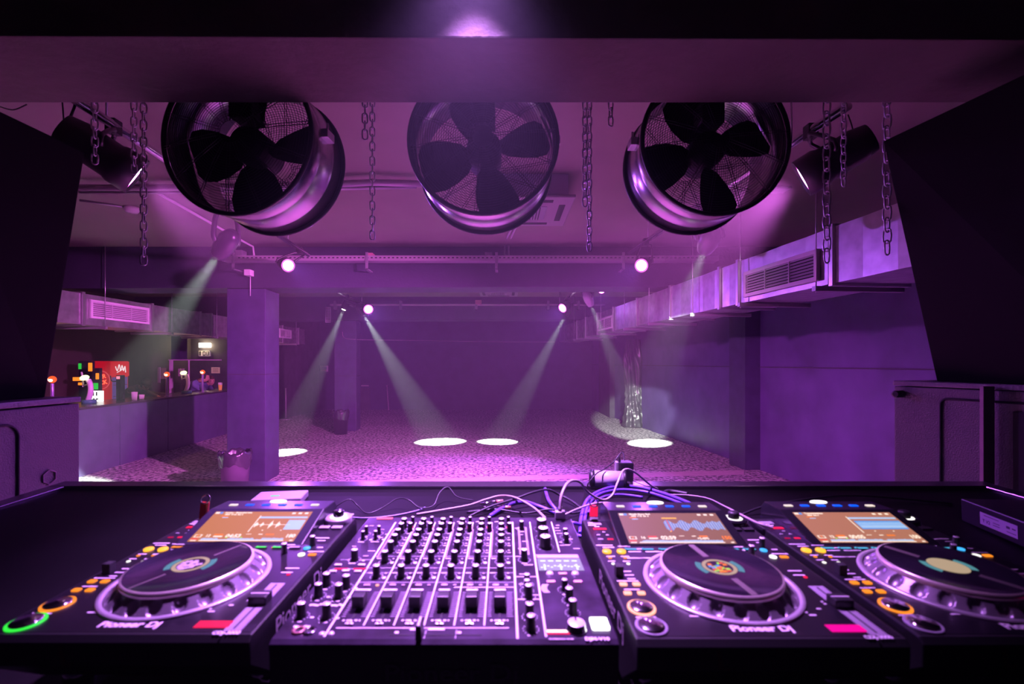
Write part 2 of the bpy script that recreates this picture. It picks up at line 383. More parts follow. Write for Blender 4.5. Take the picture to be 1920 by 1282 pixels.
# ================================================================== FANS
def fan(cpx, cpy, d, yaw, label, rot, roff=0):
    c = P(cpx, cpy, d); t = thing('drum_fan', label, 'fan', c, (R(roff), 0, R(yaw)), 'drum fans under the near ceiling')
    Rr, dep = .348, .32
    Mx = Matrix.Rotation(R(90), 4, 'X') @ TT(0, 0, 0)       # lathe z -> -y
    def L(y): return TT(0, y, 0) @ Matrix.Rotation(R(-90), 4, 'X')
    b = MB(); b.lathe([(Rr - .006, 0.01), (Rr - .006, .09), (Rr - .001, .10), (Rr - .006, .11), (Rr - .006, .21), (Rr - .001, .22), (Rr - .006, .23), (Rr - .006, dep),
                       (Rr - .014, dep), (Rr - .014, 0.01)], 72, L(0), close=True)
    b.build('drum', M_STEEL, t)
    for y in (0, dep):
        MB().torus(Rr + .001, .0105, 72, 10, L(y)).build('rim', M_BLACK, t)
    for y in (-.004, dep + .004):
        g = MB()
        sg = 1 if y < 0.1 else -1
        for k in range(26):
            r = .05 + (Rr - .06) * k / 26
            bulge = -sg * .035 * (1 - (r / Rr) ** 2)
            g.torus(r, .0011, 56, 4, L(y + bulge))
        for k in range(14):
            a = 2 * math.pi * k / 14 + .12
            for o_ in (-.006, .006):
                pts = []
                for r in (.05, .14, .24, Rr):
                    bulge = -sg * .035 * (1 - (r / Rr) ** 2) - sg * .002
                    ca, sa = math.cos(a), math.sin(a)
                    pts.append((ca*r - sa*o_, y + bulge, sa*r + ca*o_))
                g.tube(pts, .0016, 4, sub=2)
        g.build('grille', M_BLACK, t)
    h = MB(); h.lathe([(0, -.10), (.075, -.095), (.085, -.07), (.085, .09), (.07, .11), (0, .11)], 32, L(.15)); h.build('motor', M_BLKM, t)
    j = MB(); j.box((-.055, .02, .10), (.055, .13, .21), .008); j.build('terminal_box', M_BLKM, t)
    for k in range(4):
        a0 = R(rot + 90 * k); bl = MB(); rows = []
        for r, w0, pit in ((.07, .05, .9), (.12, .085, .75), (.19, .125, .6), (.26, .150, .48), (.31, .145, .42), (.328, .10, .40)):
            row = []
            for u in (-1, -.5, 0, .5, 1):
                ang = a0 + u * w0 / max(r, .12) * .75; off = u * w0 * math.sin(pit) * .6 + .012 * (1 - u*u)
                row.append(bl.bm.verts.new((r*math.cos(ang), .14 + off, r*math.sin(ang))))
            rows.append(row)
        for A, B_ in zip(rows, rows[1:]):
            for i in range(4): f = bl.bm.faces.new((A[i], A[i+1], B_[i+1], B_[i])); f.smooth = True
        bmesh.ops.solidify(bl.bm, geom=bl.bm.faces[:], thickness=.004)
        bl.build('blade', M_BLKM, t)
    for k, a in enumerate((R(8), R(172))):
        q = MB(); x, z = (Rr + .012)*math.cos(a), (Rr + .012)*math.sin(a)
        q.box((x - .018, .10, z - .02), (x + .018, .17, z + .02), .004); q.cyl((x, .135, z), (x, .135, z + .06), .006, seg=8)
        q.build('bracket', M_GALVR, t)
    # two hanging wires to the ceiling
    for a in (R(60), R(120)):
        q = MB(); x, z = (Rr + .004)*math.cos(a), (Rr + .004)*math.sin(a)
        q.cyl((x, .2, z), (x, .2, ZC - c.z), .003, seg=6); q.build('hanging_wire', M_GREYP, t)
    return t
fan(443, 255, 2.03, -5, 'left steel drum fan with black blades and wire guard', 184)
fan(906, 262, 2.14, 0, 'centre steel drum fan in the violet haze', 196, 0)
fan(1342, 264, 2.16, 0, 'right steel drum fan with pale streaks on its drum', 198)

# ================================================================== CHAINS
def chain(px, ytop, ybot, d, label, link=.052, grp='chains hanging by the fans'):
    top = P(px, ytop, d); bot = P(px + random.uniform(-1, 1), ybot, d)
    top.z = ZC if ytop < 200 else top.z
    n = max(2, int((top.z - bot.z) / (link * .78))); b = MB(); L_ = link / 2; w_ = link * .25
    for i in range(n):
        z = bot.z + L_ + i * link * .78
        if z > ZC - .02: break
        if z > 2.92 + .2 and ytop < 200 and i % 2 and False: continue
        ring = []
        for k in range(12):
            a = 2*math.pi*k/12; xx = w_*math.cos(a); zz = (L_ - w_)*(1 if math.sin(a) > 0 else -1)*(abs(math.sin(a)) > .01) + w_*math.sin(a)
            a_ = R(20) + (math.pi/2 if i % 2 else 0)
            ring.append(Vector((xx*math.cos(a_), xx*math.sin(a_), zz + z - bot.z)))
        b.tube(ring + [ring[0]], .0038, 5, smooth=False, cap=False)
    o = b.build('hanging_chain', M_ZINC, None, bot); tag(o, label, 'chain', grp); return o
for c_ in ((178, 193, 308, 2.15, 'short chain hanging left of the left stage lamp'), (252, 193, 326, 2.35, 'middle-length chain right behind the long left chain'),
           (269, 193, 497, 2.2, 'longest chain on the left, hanging beside the left fan'), (685, 193, 262, 2.3, 'short chain between left and centre fans'),
           (698, 193, 450, 2.5, 'long thin chain between left and centre fans'), (1097, 193, 388, 2.3, 'shorter of the two chains right of the centre fan'),
           (1106, 193, 472, 2.35, 'longer of the two chains right of the centre fan'), (1145, 193, 237, 2.3, 'very short chain stub between centre and right fans'),
           (1551, 193, 493, 2.05, 'long chain hanging in front of the right duct grille'), (1582, 193, 350, 2.3, 'mid-length chain just left of the right speaker'),
           (1664, 193, 478, 2.05, 'rightmost chain hanging along the edge of the right speaker')):
    chain(*c_, link=.052 if c_[3] > 2.1 else .066)

# ================================================================== PIPES, RAILS, CONDUITS
def run(name, pts, r, m, label, cat, smooth=False, group=None, seg=10):
    o = Vector(pts[0]); b = MB(); b.tube([Vector(p) - o for p in pts], r, seg, smooth=smooth)
    x = b.build(name, m, None, o); return tag(x, label, cat, group)
PH = 1.4
def pipeat(px, py): return P(px, py, PH * FPX / (680 - py))
run('lighting_pipe', [pipeat(140, 186), pipeat(578, 478)], .026, M_CHROME, 'long steel lighting pipe on the left running to the near pillar', 'pipe')
run('lighting_pipe', [pipeat(1590, 198), pipeat(1180, 473)], .026, M_CHROME, 'long steel lighting pipe on the right above the right duct', 'pipe')
run('lighting_pipe', [(-3.28, 8.6, 3.2), (-3.45, 11.2, 3.2)], .026, M_CHROME, 'short far lighting pipe carrying lamps by the far pillar', 'pipe')
run('lighting_pipe', [(1.38, 8.6, 3.2), (1.30, 11.2, 3.2)], .026, M_CHROME, 'short far lighting pipe carrying lamps near the right duct end', 'pipe')
def pipe_drop(x, y, z, lab):
    o = MB().cyl((0, 0, .02), (0, 0, ZC - z), .006, seg=6).build('threaded_rod', M_GALVR, None, (x, y, z)); tag(o, lab, 'rod', 'rods holding the lighting pipes')
for (x, y) in ((-3.3, 9.0), (-3.43, 10.9), (1.37, 9.0), (1.31, 10.9)): pipe_drop(x, y, 3.2, 'thin rod holding a far lighting pipe to the ceiling')
for px, py in ((200, 227), (540, 456)): q = pipeat(px, py); pipe_drop(q.x, q.y, q.z, 'thin rod holding the near left lighting pipe')
for px, py in ((1484, 270), (1215, 450)): q = pipeat(px, py); pipe_drop(q.x, q.y, q.z, 'thin rod holding the near right lighting pipe')
# perforated cable tray along the near beam
t = thing('cable_tray', 'perforated cable tray running along the near cross beam', 'cable tray', P(418, 490, 6.62))
o = Vector(t.location); e = P(1345, 488, 6.62)
L_ = e.x - o.x; b = MB(); b.box((0, -.05, 0), (L_, .12, .006)); b.box((0, -.05, .006), (L_, -.045, .075))
b.build('tray_channel', mat('tray steel', (.62, .55, .60), .45, .5), t)
b = MB()
for i in range(110):
    x = .25 + (L_ - .4) * i / 110; b.box((x, -.0515, .035), (x + .03, -.0498, .05))
b.build('slots', M_BLKM, t)
for px in (442, 690, 931, 1167):
    x = P(px, 490, 6.62).x - o.x
    MB().box((x - .02, -.065, -.13), (x + .02, -.055, .12), .002).box((x - .02, -.065, -.13), (x + .02, .17, -.115)).build('wall_bracket', M_GREYP, t)
def box_thing(name, px, py, d, w, h, dp, m, label, cat, bev=.004):
    c = P(px, py, d); o = MB().box((-w/2, 0, -h/2), (w/2, dp, h/2), bev).build(name, m, None, c); return tag(o, label, cat)
box_thing('junction_box', 692, 480, 6.68, .10, .10, .13, mat('pink box plastic', (.75, .32, .38), .5), 'small pink junction box on the near cable tray', 'junction box')
box_thing('junction_box', 916, 481, 6.68, .11, .13, .13, M_GREYP, 'grey junction box on the middle of the near cable tray', 'junction box')
box_thing('junction_box', 447, 476, 6.68, .10, .12, .13, M_GREYP, 'grey junction box above the left pillar', 'junction box')
c = P(463, 511, 6.70); o = MB().box((-.045, 0, -.04), (.045, .11, .05), .006).cyl((0, .09, -.04), (0, .09, -.33), .006, seg=6).build('wall_socket', M_WHITE, None, c); tag(o, 'small white socket with a cable, high on the near pillar', 'socket')
# far rail on the second beam
t = thing('far_rail', 'thin pink-lit rail running along the far cross beam', 'rail', P(618, 573, 11.9)); o = Vector(t.location)
def rx(px): return P(px, 573, 11.9).x - o.x
MB().box((0, 0, 0), (rx(1052), .04, .045), .004).build('rail_bar', mat('pale rail', (.66, .55, .62), .5), t)
MB().box((rx(1074), 0, .0), (rx(1135), .04, .04), .004).build('rail_bar', MATS['pale rail'], t)
for px in (628, 751, 893, 1028, 1085): MB().box((rx(px) - .03, -.02, -.10), (rx(px) + .03, .10, .13), .004).build('wall_bracket', M_GREYP, t)
box_thing('junction_box', 648, 567, 11.8, .12, .09, .2, mat('red-grey box', (.45, .25, .28), .5), 'small reddish junction box on the far rail by the pillar', 'junction box')
box_thing('junction_box', 897, 566, 11.8, .16, .10, .2, MATS['pink box plastic'], 'small pink junction box on the middle of the far rail', 'junction box')
c = P(615, 590, 11.86); b = MB(); b.box((-.07, 0, -.20), (.07, .02, .20), .003)
b.m = 1
for i in range(3):
    for j in range(9): b.box((-.055 + i*.042, -.003, -.185 + j*.042), (-.03 + i*.042, 0, -.16 + j*.042))
tag(b.build('perforated_plate', [mat('pale plate', (.7, .66, .7), .5), M_BLKM], None, c), 'pale perforated plate hanging left of the far pillar', 'plate')
ZU = ZC - .02
def ceil_at(px, py, dz=.03): return P(px, py, (ZC - dz - 1.8) * FPX / (680 - py))
run('conduit', [ceil_at(240, 330), ceil_at(455, 452), P(474, 462, 6.7), P(477, 487, 6.7)], .016, M_TUBE, 'white conduit running across the ceiling on the left and down to the tray', 'conduit')
run('conduit', [ceil_at(964, 420), ceil_at(958, 430), P(946, 455, 6.74), P(946, 487, 6.74)], .014, M_TUBE, 'left one of two white conduits in the middle of the near beam', 'conduit')
run('conduit', [ceil_at(971, 420), ceil_at(965, 430), P(954, 455, 6.74), P(954, 487, 6.74)], .014, M_TUBE, 'right one of two white conduits in the middle of the near beam', 'conduit')
run('ceiling_pipe', [ceil_at(150, 352, .08), ceil_at(300, 352, .08), ceil_at(620, 346, .08), ceil_at(700, 342, .08), ceil_at(790, 345, .08)], .03, mat('lilac pipe', (.5, .42, .5), .35, .3), 'smooth lilac pipe crossing the ceiling between the fans', 'pipe')
run('ceiling_pipe', [ceil_at(150, 360, .05), ceil_at(320, 360, .05), ceil_at(780, 350, .05)], .018, M_GREYP, 'thinner grey pipe beside the lilac ceiling pipe', 'pipe')
run('far_wire', [P(642, 622, 11.98), P(645, 633, 11.93), P(662, 636, 11.93), P(690, 637, 12.3), P(800, 638.5, 13.2), P(950, 641, 13.4), P(1040, 641, 13.6)], .006, mat('pink wire', (.6, .4, .5), .5), 'thin wire slung across the hall in front of the back wall', 'wire', smooth=True, seg=5)
for i, (pts, lab) in enumerate(((( (112, 140), (117, 192), (120, 230), (127, 272)), 'black cable hanging left of the near lamp, leftmost'), (((140, 140), (140, 192), (128, 225), (116, 262)), 'black cable crossing behind the leftmost one'),
                              (((143, 140), (143, 192), (132, 228), (134, 262), (155, 288)), 'black cable curving down to the left lamp'), (((0, 200), (25, 206), (50, 196)), 'black cable drooping at the upper left corner'),
                              (((1590, 215), (1600, 250), (1596, 300), (1588, 322)), 'black cable hanging behind the right lamp'))):
    run('hanging_cable', [P(a, b_, 2.75) for a, b_ in pts], .004, M_CABLE, lab, 'cable', smooth=True, seg=6)

# ceiling cassettes, detector, plate
def cassette(px0, py0, px1, py1, label, simple=False):
    h = 1.5; y0 = h*FPX/(680 - py0); y1 = h*FPX/(680 - py1); x1 = P(px1, py0, y0).x; w_ = y1 - y0
    t = thing('ceiling_cassette', label, 'air conditioner', (x1 - w_, y0, 1.8 + h))
    MB().box((.06, .06, .03), (w_ - .06, w_ - .06, ZC - 1.8 - h), .008).build('housing', mat('lilac housing', (.40, .34, .44), .45), t)
    b = MB(); b.box((0, 0, 0), (w_, w_, .03), .012); b.build('panel', mat('cassette panel', (.26, .25, .25), .5), t)
    b = MB(); b.box((.24, .24, -.006), (w_ - .24, w_ - .24, .0), .002)
    b.m = 1
    for i in range(12): x = .26 + (w_ - .54)*i/12; b.box((x, .25, -.009), (x + .008, w_ - .25, -.006))
    b.build('intake_grille', [M_GREYP, M_BLKM], t)
    for k in range(4):
        M_ = TT(w_/2, w_/2, 0) @ Matrix.Rotation(k*math.pi/2, 4, 'Z')
        MB().box((-.24, w_/2 - .13, -.004), (.24, w_/2 - .07, 0.0), .002, M=M_).build('air_flap', M_BLKM, t)
    return t
cassette(0, 370, 1080, 424, 'near ceiling cassette air conditioner behind the centre fan')
cassette(0, 545, 972, 556, 'far ceiling cassette air conditioner in the second bay')
c = ceil_at(247, 397, .05); t = thing('smoke_detector', 'white smoke detector on the ceiling left', 'smoke detector', (c.x, c.y, ZC))
MB().lathe([(0, 0), (.075, 0), (.075, -.03), (.055, -.06), (0, -.065)], 24).build('housing', M_WHITE, t)
MB().cyl((0, 0, -.01), (-.35, -.25, -.01), .012, seg=8).build('conduit_arm', M_GREYP, t)
c = ceil_at(1463, 358, .02); tag(MB().box((-.07, -.07, -.02), (.07, .07, 0), .003).build('ceiling_plate', M_WHITE, None, (c.x, c.y, ZC)), 'small white square plate on the ceiling beside the right fan', 'plate')

# ================================================================== STAGE LAMPS
M_LENS = mat('hot magenta lens', (.1, .05, .1), .3, em=14, emcol=(1, .55, 1))
M_LENSR = mat('magenta lens rim', (.1, .02, .1), .3, em=2.2, emcol=(1, .10, .85))
M_LENSW = mat('hot white lens', (1, 1, .85), .3, em=22, emcol=(.95, 1, .78))
def par(clamp, lens, direction, label, size=.12, length=.24, energy=200, ang=50, light_to=None, col=None, lens_r=None, blend=.5):
    d = Vector(direction).normalized(); t = thing('stage_lamp', label, 'stage lamp', clamp, group=None); o = Vector(t.location)
    L_ = Vector(lens) - o; q = d.to_track_quat('Z', 'Y').to_matrix().to_4x4(); M_ = TT(*L_) @ q
    b = MB(); b.lathe([(0, -length), (size*.7, -length), (size*.86, -length*.8), (size*.9, -length*.35), (size, -length*.28), (size, .0), (size*.93, 0), (size*.9, -.02), (0, -.02)], 28, M_)
    b.build('can', M_BLACK, t)
    b = MB()
    b.lathe([(0, -.012), (size*.70, -.013)], 28, M_); b.m = 1; b.lathe([(size*.70, -.013), (size*.90, -.014)], 28, M_)
    b.build('lens', [M_LENS, M_LENSR], t)
    b = MB()
    for s in (-1, 1):
        pts = []
        side = (q @ Vector((1, 0, 0))).to_3d(); side.z = 0; side = side.normalized() if side.length > .1 else Vector((1, 0, 0))
        c = L_ - d*length*.5
        b.tube([c + side*s*size*1.05, c + side*s*size*1.1 + Vector((0, 0, size*.5)), Vector((0, 0, -.05)) + side*s*size*.75, Vector((0, 0, -.045))], .012, 6, sub=2)
    b.build('yoke', M_BLACK, t)
    MB().box((-.03, -.03, -.05), (.03, .03, .035), .006).build('clamp', M_BLKM, t)
    if energy:
        tgt = light_to or (Vector(lens) + d*5)
        spot('lamp_light', Vector(lens) + d*.02, tgt, energy, col or MAG, ang, blend, size*.6, t)
    return t
def mover(clamp, lens, target, label, energy=300, ang=17, r=.06, shell=None):
    t = thing('moving_head_lamp', label, 'stage lamp', clamp); o = Vector(t.location); L_ = Vector(lens) - o
    d = (Vector(target) - Vector(lens)).normalized(); q = d.to_track_quat('Z', 'Y').to_matrix().to_4x4(); M_ = TT(*L_) @ q
    MB().box((-.10, -.10, -.10), (.10, .10, -.02), .015).build('base', M_BLKM, t)
    MB().lathe([(0, -.30), (r*1.0, -.29), (r*1.55, -.22), (r*1.65, -.12), (r*1.35, -.03), (r*1.25, 0), (r*1.05, 0), (r*1.0, -.02), (0, -.02)], 24, M_).build('head', shell or mat('lilac-grey lamp shell', (.035, .03, .04), .35), t)
    MB().lathe([(0, -.01), (r*.98, -.012)], 24, M_).build('lens', M_LENSW, t)
    b = MB(); c = L_ - d*.16; side = (q @ Vector((1, 0, 0))).to_3d(); side.z = 0; side = side.normalized() if side.length > .1 else Vector((1, 0, 0))
    for s in (-1, 1):
        b.tube([c + side*s*r*1.7, c + side*s*r*2.0 + Vector((0, 0, .06)), Vector((0, 0, -.12)) + side*s*r*1.5, Vector((0, 0, -.09))], .02, 6, sub=3)
    b.build('yoke', mat('lamp yoke', (.05, .04, .06), .4), t)
    spot('beam_light', Vector(lens) + d*.015, target, energy, WHT, ang, .4, .03, t)
    return t
booth = Vector((.0, .9, 1.35))
q = pipeat(213, 236); par(q, P(258, 332, 2.62), (.66, .60, -.50), 'black stage lamp on the left pipe in front of the left fan', .115, .36, 2400, 80, Vector((1.0, 5.8, 0)), MAG, None, .85)
q = pipeat(1520, 245); par(q, P(1502, 336, 2.7), (-.72, .52, -.42), 'black stage lamp on the right pipe by the right speaker', .115, .36, 5400, 82, Vector((-2.3, 5.9, 0)), MAG, None, .85)
q = pipeat(561, 468); par(q, P(541, 498, 5.45), (3.6, -3.9, -1.7), 'glowing magenta lamp above the near pillar, facing the booth', .085, .24, 560, 38, Vector((.8, 1.7, 1.3)), PUR, None, .95)
q = pipeat(1211, 453); par(q, P(1202, 498, 5.2), (-2.2, -3.2, -1.3), 'glowing magenta lamp below the right fan, tilted down-left', .085, .24, 560, 38, Vector((-.7, 1.9, 1.3)), PUR, None, .95)
par((-3.33, 9.6, 3.2), P(691, 580, 9.5), (2.6, -5, -1.6), 'far magenta lamp by the far pillar, facing right', .11, .24, 450, 74, Vector((.3, 5.2, 0)), PUR)
par((1.35, 9.7, 3.2), P(1054, 578, 9.6), (-3.0, -3.2, -2.2), 'far magenta lamp tilted down-left near the duct end', .11, .24, 450, 74, Vector((-1.2, 6.2, 0)), PUR)
par((1.37, 9.0, 3.26), P(1128, 545, 8.9), (-.6, -2.5, -1.0), 'small magenta lamp highest in the right far cluster', .07, .2, 200, 70, Vector((1.2, 5.5, 0)), PUR)
mover(pipeat(425, 378), P(409, 478, 4.0), F(100, 925), 'near left moving head casting a pale beam down past the bar', 12500, 16, .052, mat('violet lamp shell', (.035, .02, .045), .3))
mover(pipeat(1316, 384), P(1322, 467, 4.1), F(1186, 797), 'near right moving head with yellow-white lens below the right fan', 7000, 14, .055)
mover((-3.40, 10.3, 3.2), P(644, 581, 10.1), F(532, 848), 'far left moving head throwing its beam down-left', 10000, 15, .05)
mover((-3.36, 10.0, 3.2), P(683, 592, 9.9), F(822, 828), 'far left moving head throwing its beam down-right', 17000, 18, .05)
mover((1.34, 10.1, 3.2), P(1060, 592, 9.9), F(935, 828), 'far right moving head throwing its beam down-left', 12500, 15, .05)
mover((1.50, 8.25, 3.14), P(1108, 572, 8.2), F(1216, 831), 'far right pale moving head throwing its beam down-right', 10500, 14, .05, mat('white lamp shell', (.6, .56, .62), .4))
tag(MB().cyl((0, 0, -.02), (0, 0, ZC - 3.14), .012, seg=8).build('threaded_rod', M_GALVR, None, (1.50, 8.25, 3.14)), 'short rod holding the pale far right moving head', 'rod')
# lamp over the booth, above the frame
t = thing('stage_lamp', 'violet stage lamp fixed under the ceiling over the booth', 'stage lamp', (-.11, 1.42, ZC)); zl = 3.22 - ZC
MB().cyl((0, 0, 0), (0, 0, zl + .2), .02, seg=10).build('stem', M_BLACK, t)
MB().lathe([(0, .2), (.07, .2), (.09, .0), (.08, .0), (.06, .15), (0, .15)], 24, TT(0, 0, zl)).build('can', M_BLACK, t)
MB().lathe([(0, .03), (.08, .03)], 24, TT(0, 0, zl)).build('lens', emat('violet lens', (.5, .3, 1), 10), t)
spot('lamp_light', (-.11, 1.42, 3.22), (-.09, 1.30, 1.4), 1500, (.62, .23, 1), 64, .95, .05, t)
# ================================================================== THE BOOTH TABLE
TROT = (TA, 0, 0)
t = thing('booth_table', 'wide black laminate DJ booth table with a dark metal edge strip', 'table', TW(0, 0, 0), TROT)
XL, XR, SN, SF = -1.53, 1.665, -.50, 1.03
MB().box((XL, SN, -.04), (XR, SF, 0), .003).build('table_top', M_TABLE, t)
b = MB(); b.box((XL - .03, SF - .055, -.045), (XR + .03, SF + .004, .012), .003); b.box((XL - .03, SN, -.045), (XL + .025, SF - .055, .012), .003); b.box((XR - .025, SN, -.045), (XR + .03, SF - .055, .012), .003)
b.build('edge_strip', M_LIP, t)
MB().box((XL + .02, SF - .05, -1.02), (XR - .02, SF - .02, -.045)).build('front_board', M_BLKM, t)
for s in (XL + .03, XR - .07): MB().box((s, SN + .02, -1.0), (s + .04, SF - .06, -.045)).build('side_board', M_BLKM, t)

# ================================================================== PLAYERS
CX, CS = .159, -.030
def cu(px, py, n=.128): x, s = PT(px, py, n); return x - CX, s - CS
def dimple_ring(b, cx, cy, z0, r0, z1, r1, n, rd, dep, seg=360, rows=22):
    V = []
    cen = [(math.cos(2*math.pi*(k+.5)/n), math.sin(2*math.pi*(k+.5)/n)) for k in range(n)]; rm = (r0 + r1)/2
    for j in range(rows + 1):
        f = j / rows; r = r0 + (r1 - r0)*f; z = z0 + (z1 - z0)*f; row = []
        for i in range(seg):
            a = 2*math.pi*i/seg; ca, sa = math.cos(a), math.sin(a)
            k = int(a / (2*math.pi/n)) % n; dx_ = r*ca - rm*cen[k][0]; dy_ = r*sa - rm*cen[k][1]; d = math.hypot(dx_, dy_)
            dz = -dep*math.sqrt(max(0, 1 - (d/rd)**2)) if d < rd else 0
            row.append(b.bm.verts.new((cx + r*ca + dz*.5*ca, cy + r*sa + dz*.5*sa, z + dz)))
        V.append(row)
    for A, B_ in zip(V, V[1:]):
        for i in range(seg):
            f = b.bm.faces.new((A[i], A[(i+1) % seg], B_[(i+1) % seg], B_[i])); f.smooth = True; f.material_index = b.m
M_RING = mat('silver jog ring', (.60, .56, .62), .35, .6)
M_JOG = mat('jog rim plastic', (.25, .22, .27), .34, .5, bump=.03)
M_JOGD = mat('jog edge metal', (.72, .66, .58), .3, .45)
M_PLAT = mat('gloss platter', (.018, .014, .024), .10, noise=.5, nscale=9)
M_CREAM = emat('cream display ring', (.60, .45, .28), .75); M_TEAL = emat('teal display', (.10, .34, .38), .75)
UIW = emat('screen white', (1, .82, .62), 1.1); UIB = emat('screen light blue', (.45, .62, .85), 1.0); UID = emat('screen orange', (.95, .22, .03), 1.0)
UIR = emat('screen red', (.75, .09, .05), 1.0); UIY = emat('screen yellow', (1, .50, .05), 1.2); UIG = emat('screen green', (.35, .9, .10), 1.0); UISB = emat('screen blue', (.10, .33, .75), 1.0)
_kn = {}
def knob_mesh(kind):
    if kind in _kn: return _kn[kind]
    r, h = {'s': (.0048, .017), 'm': (.0060, .019), 'l': (.0105, .021), 't': (.0036, .016), 'c': (.0125, .010)}[kind]
    b = MB(); b.lathe([(r*1.12, 0), (r*1.12, .002), (r, .003), (r*.96, h - .001), (r*.90, h)], 20)
    b.m = 1; b.lathe([(r*.90, h), (r*.80, h + .0006), (0, h + .0006)], 20)
    b.m = 2; b.box((-r*.1, r*.2, h + .0005), (r*.1, r*.9, h + .0012))
    me = bpy.data.meshes.new('knob'); b.bm.to_mesh(me); b.bm.free()
    for m in (M_KNOB if kind != 'c' else M_CHROME, M_CAP, M_BLKM): me.materials.append(m)
    _kn[kind] = me; return me
def knob(kind, x, y, z, parent, rz=0, name='knob'):
    o = bpy.data.objects.new(name, knob_mesh(kind)); COL.objects.link(o); o.parent = parent; o.location = (x, y, z); o.rotation_euler = (0, 0, rz); return o

def player(x0, s0, label, st):
    t = thing('dj_player', label, 'media player', TW(x0, s0, 0), TROT); W, Z = .329, .128
    body = MB(); body.prism([(0.004, .088), (0, .092), (0, .121), (.006, .1275), (.392, .1275), (.402, .12), (.405, .05), (.39, .035), (.07, .030)], 0, W, 'x', .002)
    body.build('body', M_BLACK, t)
    MB().box((.004, .010, .1272), (W - .004, .385, Z)).build('faceplate', M_DECK, t)
    for fx in (.035, W - .035):
        for fy in (.09, .34): MB().lathe([(.016, 0), (.018, .004), (.018, .03), (.013, .036)], 18, TT(fx, fy, 0)).build('foot', M_CHROME, t)
    m = MB(); m.prism([(.262, .1275), (.365, .157), (.422, .154), (.434, .140), (.434, .08), (.262, .08)], .046, .276, 'x', .002)
    mod = m.build('display_housing', M_BLKG if st['k'] != 1 else mat('black display bezel', (.02, .017, .03), .25), t)
    # screen on the sloping face
    sl = Vector((0, .103, .0295)).normalized(); nn = Vector((0, -sl.z, sl.y)); o0 = Vector((.064, .262, .1275)) + sl*.0085
    SW, SH = .193, .0885
    def sp(u, v, l=0): return o0 + Vector((SW*u, 0, 0)) + sl*(SH*v) + nn*(.0006 + .00015*l)
    bg = emat('screen backlight %d' % st['k'], st['bg'], 1.0)
    b = MB(); b.poly([sp(0, 0), sp(1, 0), sp(1, 1), sp(0, 1)])
    def q(m_, u0, v0, u1, v1, l=1): b.m = m_; b.poly([sp(u0, v0, l), sp(u1, v0, l), sp(u1, v1, l), sp(u0, v1, l)])
    def tx(m_, s, u, v, size, al='LEFT', bold=.0004):
        b.m = m_; M_ = Matrix.Translation(sp(u, v, 3)) @ Matrix.Rotation(math.atan2(sl.z, sl.y), 4, 'X'); b.text(s, size, M_, al, bold)
    # materials: 0 bg 1 white 2 blue 3 orange 4 red 5 yellow 6 green 7 deep blue
    q(1, .01, .92, .05, .985); q(7, .055, .92, .085, .985); tx(1, st['title'], .11, .955, .0058); tx(1, st['sub'], .12, .885, .0045)
    for k in range(3): q(1, .80 + .065*k, .91, .835 + .065*k, .965)
    q(3, .10, .82, .17, .85); q(2, .12, .775, .18, .80)
    q(1, .02, .13, .09, .22); q(0, .03, .145, .08, .205, 2); tx(3, 'T', .055, .175, .007, 'CENTER'); tx(1, '16' if st['k'] == 2 else '12', .15, .175, .009, 'CENTER')
    q(4 if st['k'] == 2 else 3, .20, .185, .285, .235); q(1, .205, .14, .29, .18)
    tx(1, st['time'], .32, .17, .0125, 'LEFT', .0006); q(1, .50, .225, .55, .24); q(1, .62, .215, .66, .24); q(3, .69, .20, .77, .245)
    tx(3 if st['k'] == 2 else 1, st['bpm'], .985, .17, .012, 'RIGHT', .0006)
    if st['k'] == 2: tx(1, '+2.40%', .66, .15, .007)
    # overview bar
    q(1, .10, .02, .90, .045); nb = 60; rnd = random.Random(st['k'])
    for i in range(nb):
        u = .11 + .78*i/nb; hh = st['ov'](i / nb) * (.75 + .25*rnd.random()); q(2, u, .047, u + .78/nb*.9, .047 + .075*hh)
    q(4, .01, .06, .08, .11); q(1, .02, .02, .075, .05); q(1, .955, .02, .985, .055)
    # zoomed waveform
    if st['k'] == 2:
        q(5, .42, .80, .57, .835)
        for i in range(46):
            u = .42 + .57*i/46; a = .12 + .06*math.sin(i*.55) if i < 36 else .13 + .02*math.sin(i)
            q(2 if i % 2 else 7, u, .57 - a, u + .0075, .57 + a)
        q(4, .455, .38, .463, .76, 2); q(5, .44, .36, .452, .395, 2)
    else:
        q(2, .50, .76, .985, .82); q(1, .495, .30, .505, .85, 2)
        if st['k'] == 1:
            q(1, .51, .535, .86, .55)
            for u, a in ((.52, .10), (.535, .05), (.58, .09), (.59, .04), (.665, .15), (.675, .07), (.735, .12), (.75, .06)):
                b.m = 1; b.poly([sp(u - .014, .54, 2), sp(u, .54 - a, 2), sp(u + .014, .54, 2), sp(u, .54 + a, 2)])
            q(2, .82, .38, .985, .70)
        else:
            q(7, .53, .42, .985, .70); q(2, .54, .46, .985, .66); q(7, .54, .555, .985, .565, 2)
        for u in (.62, .80): q(1, u, .345, u + .014, .37)
    if st['k'] != 2:
        for u in st['dots']: q(6 if u < .5 else 5, u, .11, u + .017, .14, 3)
    b.build('screen', [bg, UIW, UIB, UID, UIR, UIY, UIG, UISB], mod)
    # row of lights above the screen and a glowing oval painted in as a white reflection
    for k in range(6):
        x = .078 + k*.0337; bb = MB(); bb.box((x - .008, .386, .1545), (x + .008, .394, .1575), .001); bb.build('mode_button', LED['blue'] if 0 < k < 5 else LED['pale'], mod)
    MB().lathe([(0, .003), (.017, .002), (.018, 0)], 28, TT(.158, .416, .154) @ Matrix.Diagonal((1, .5, 1, 1))).build('reflection_oval', emat('painted white reflection', (1, .95, 1), 2.2), mod)
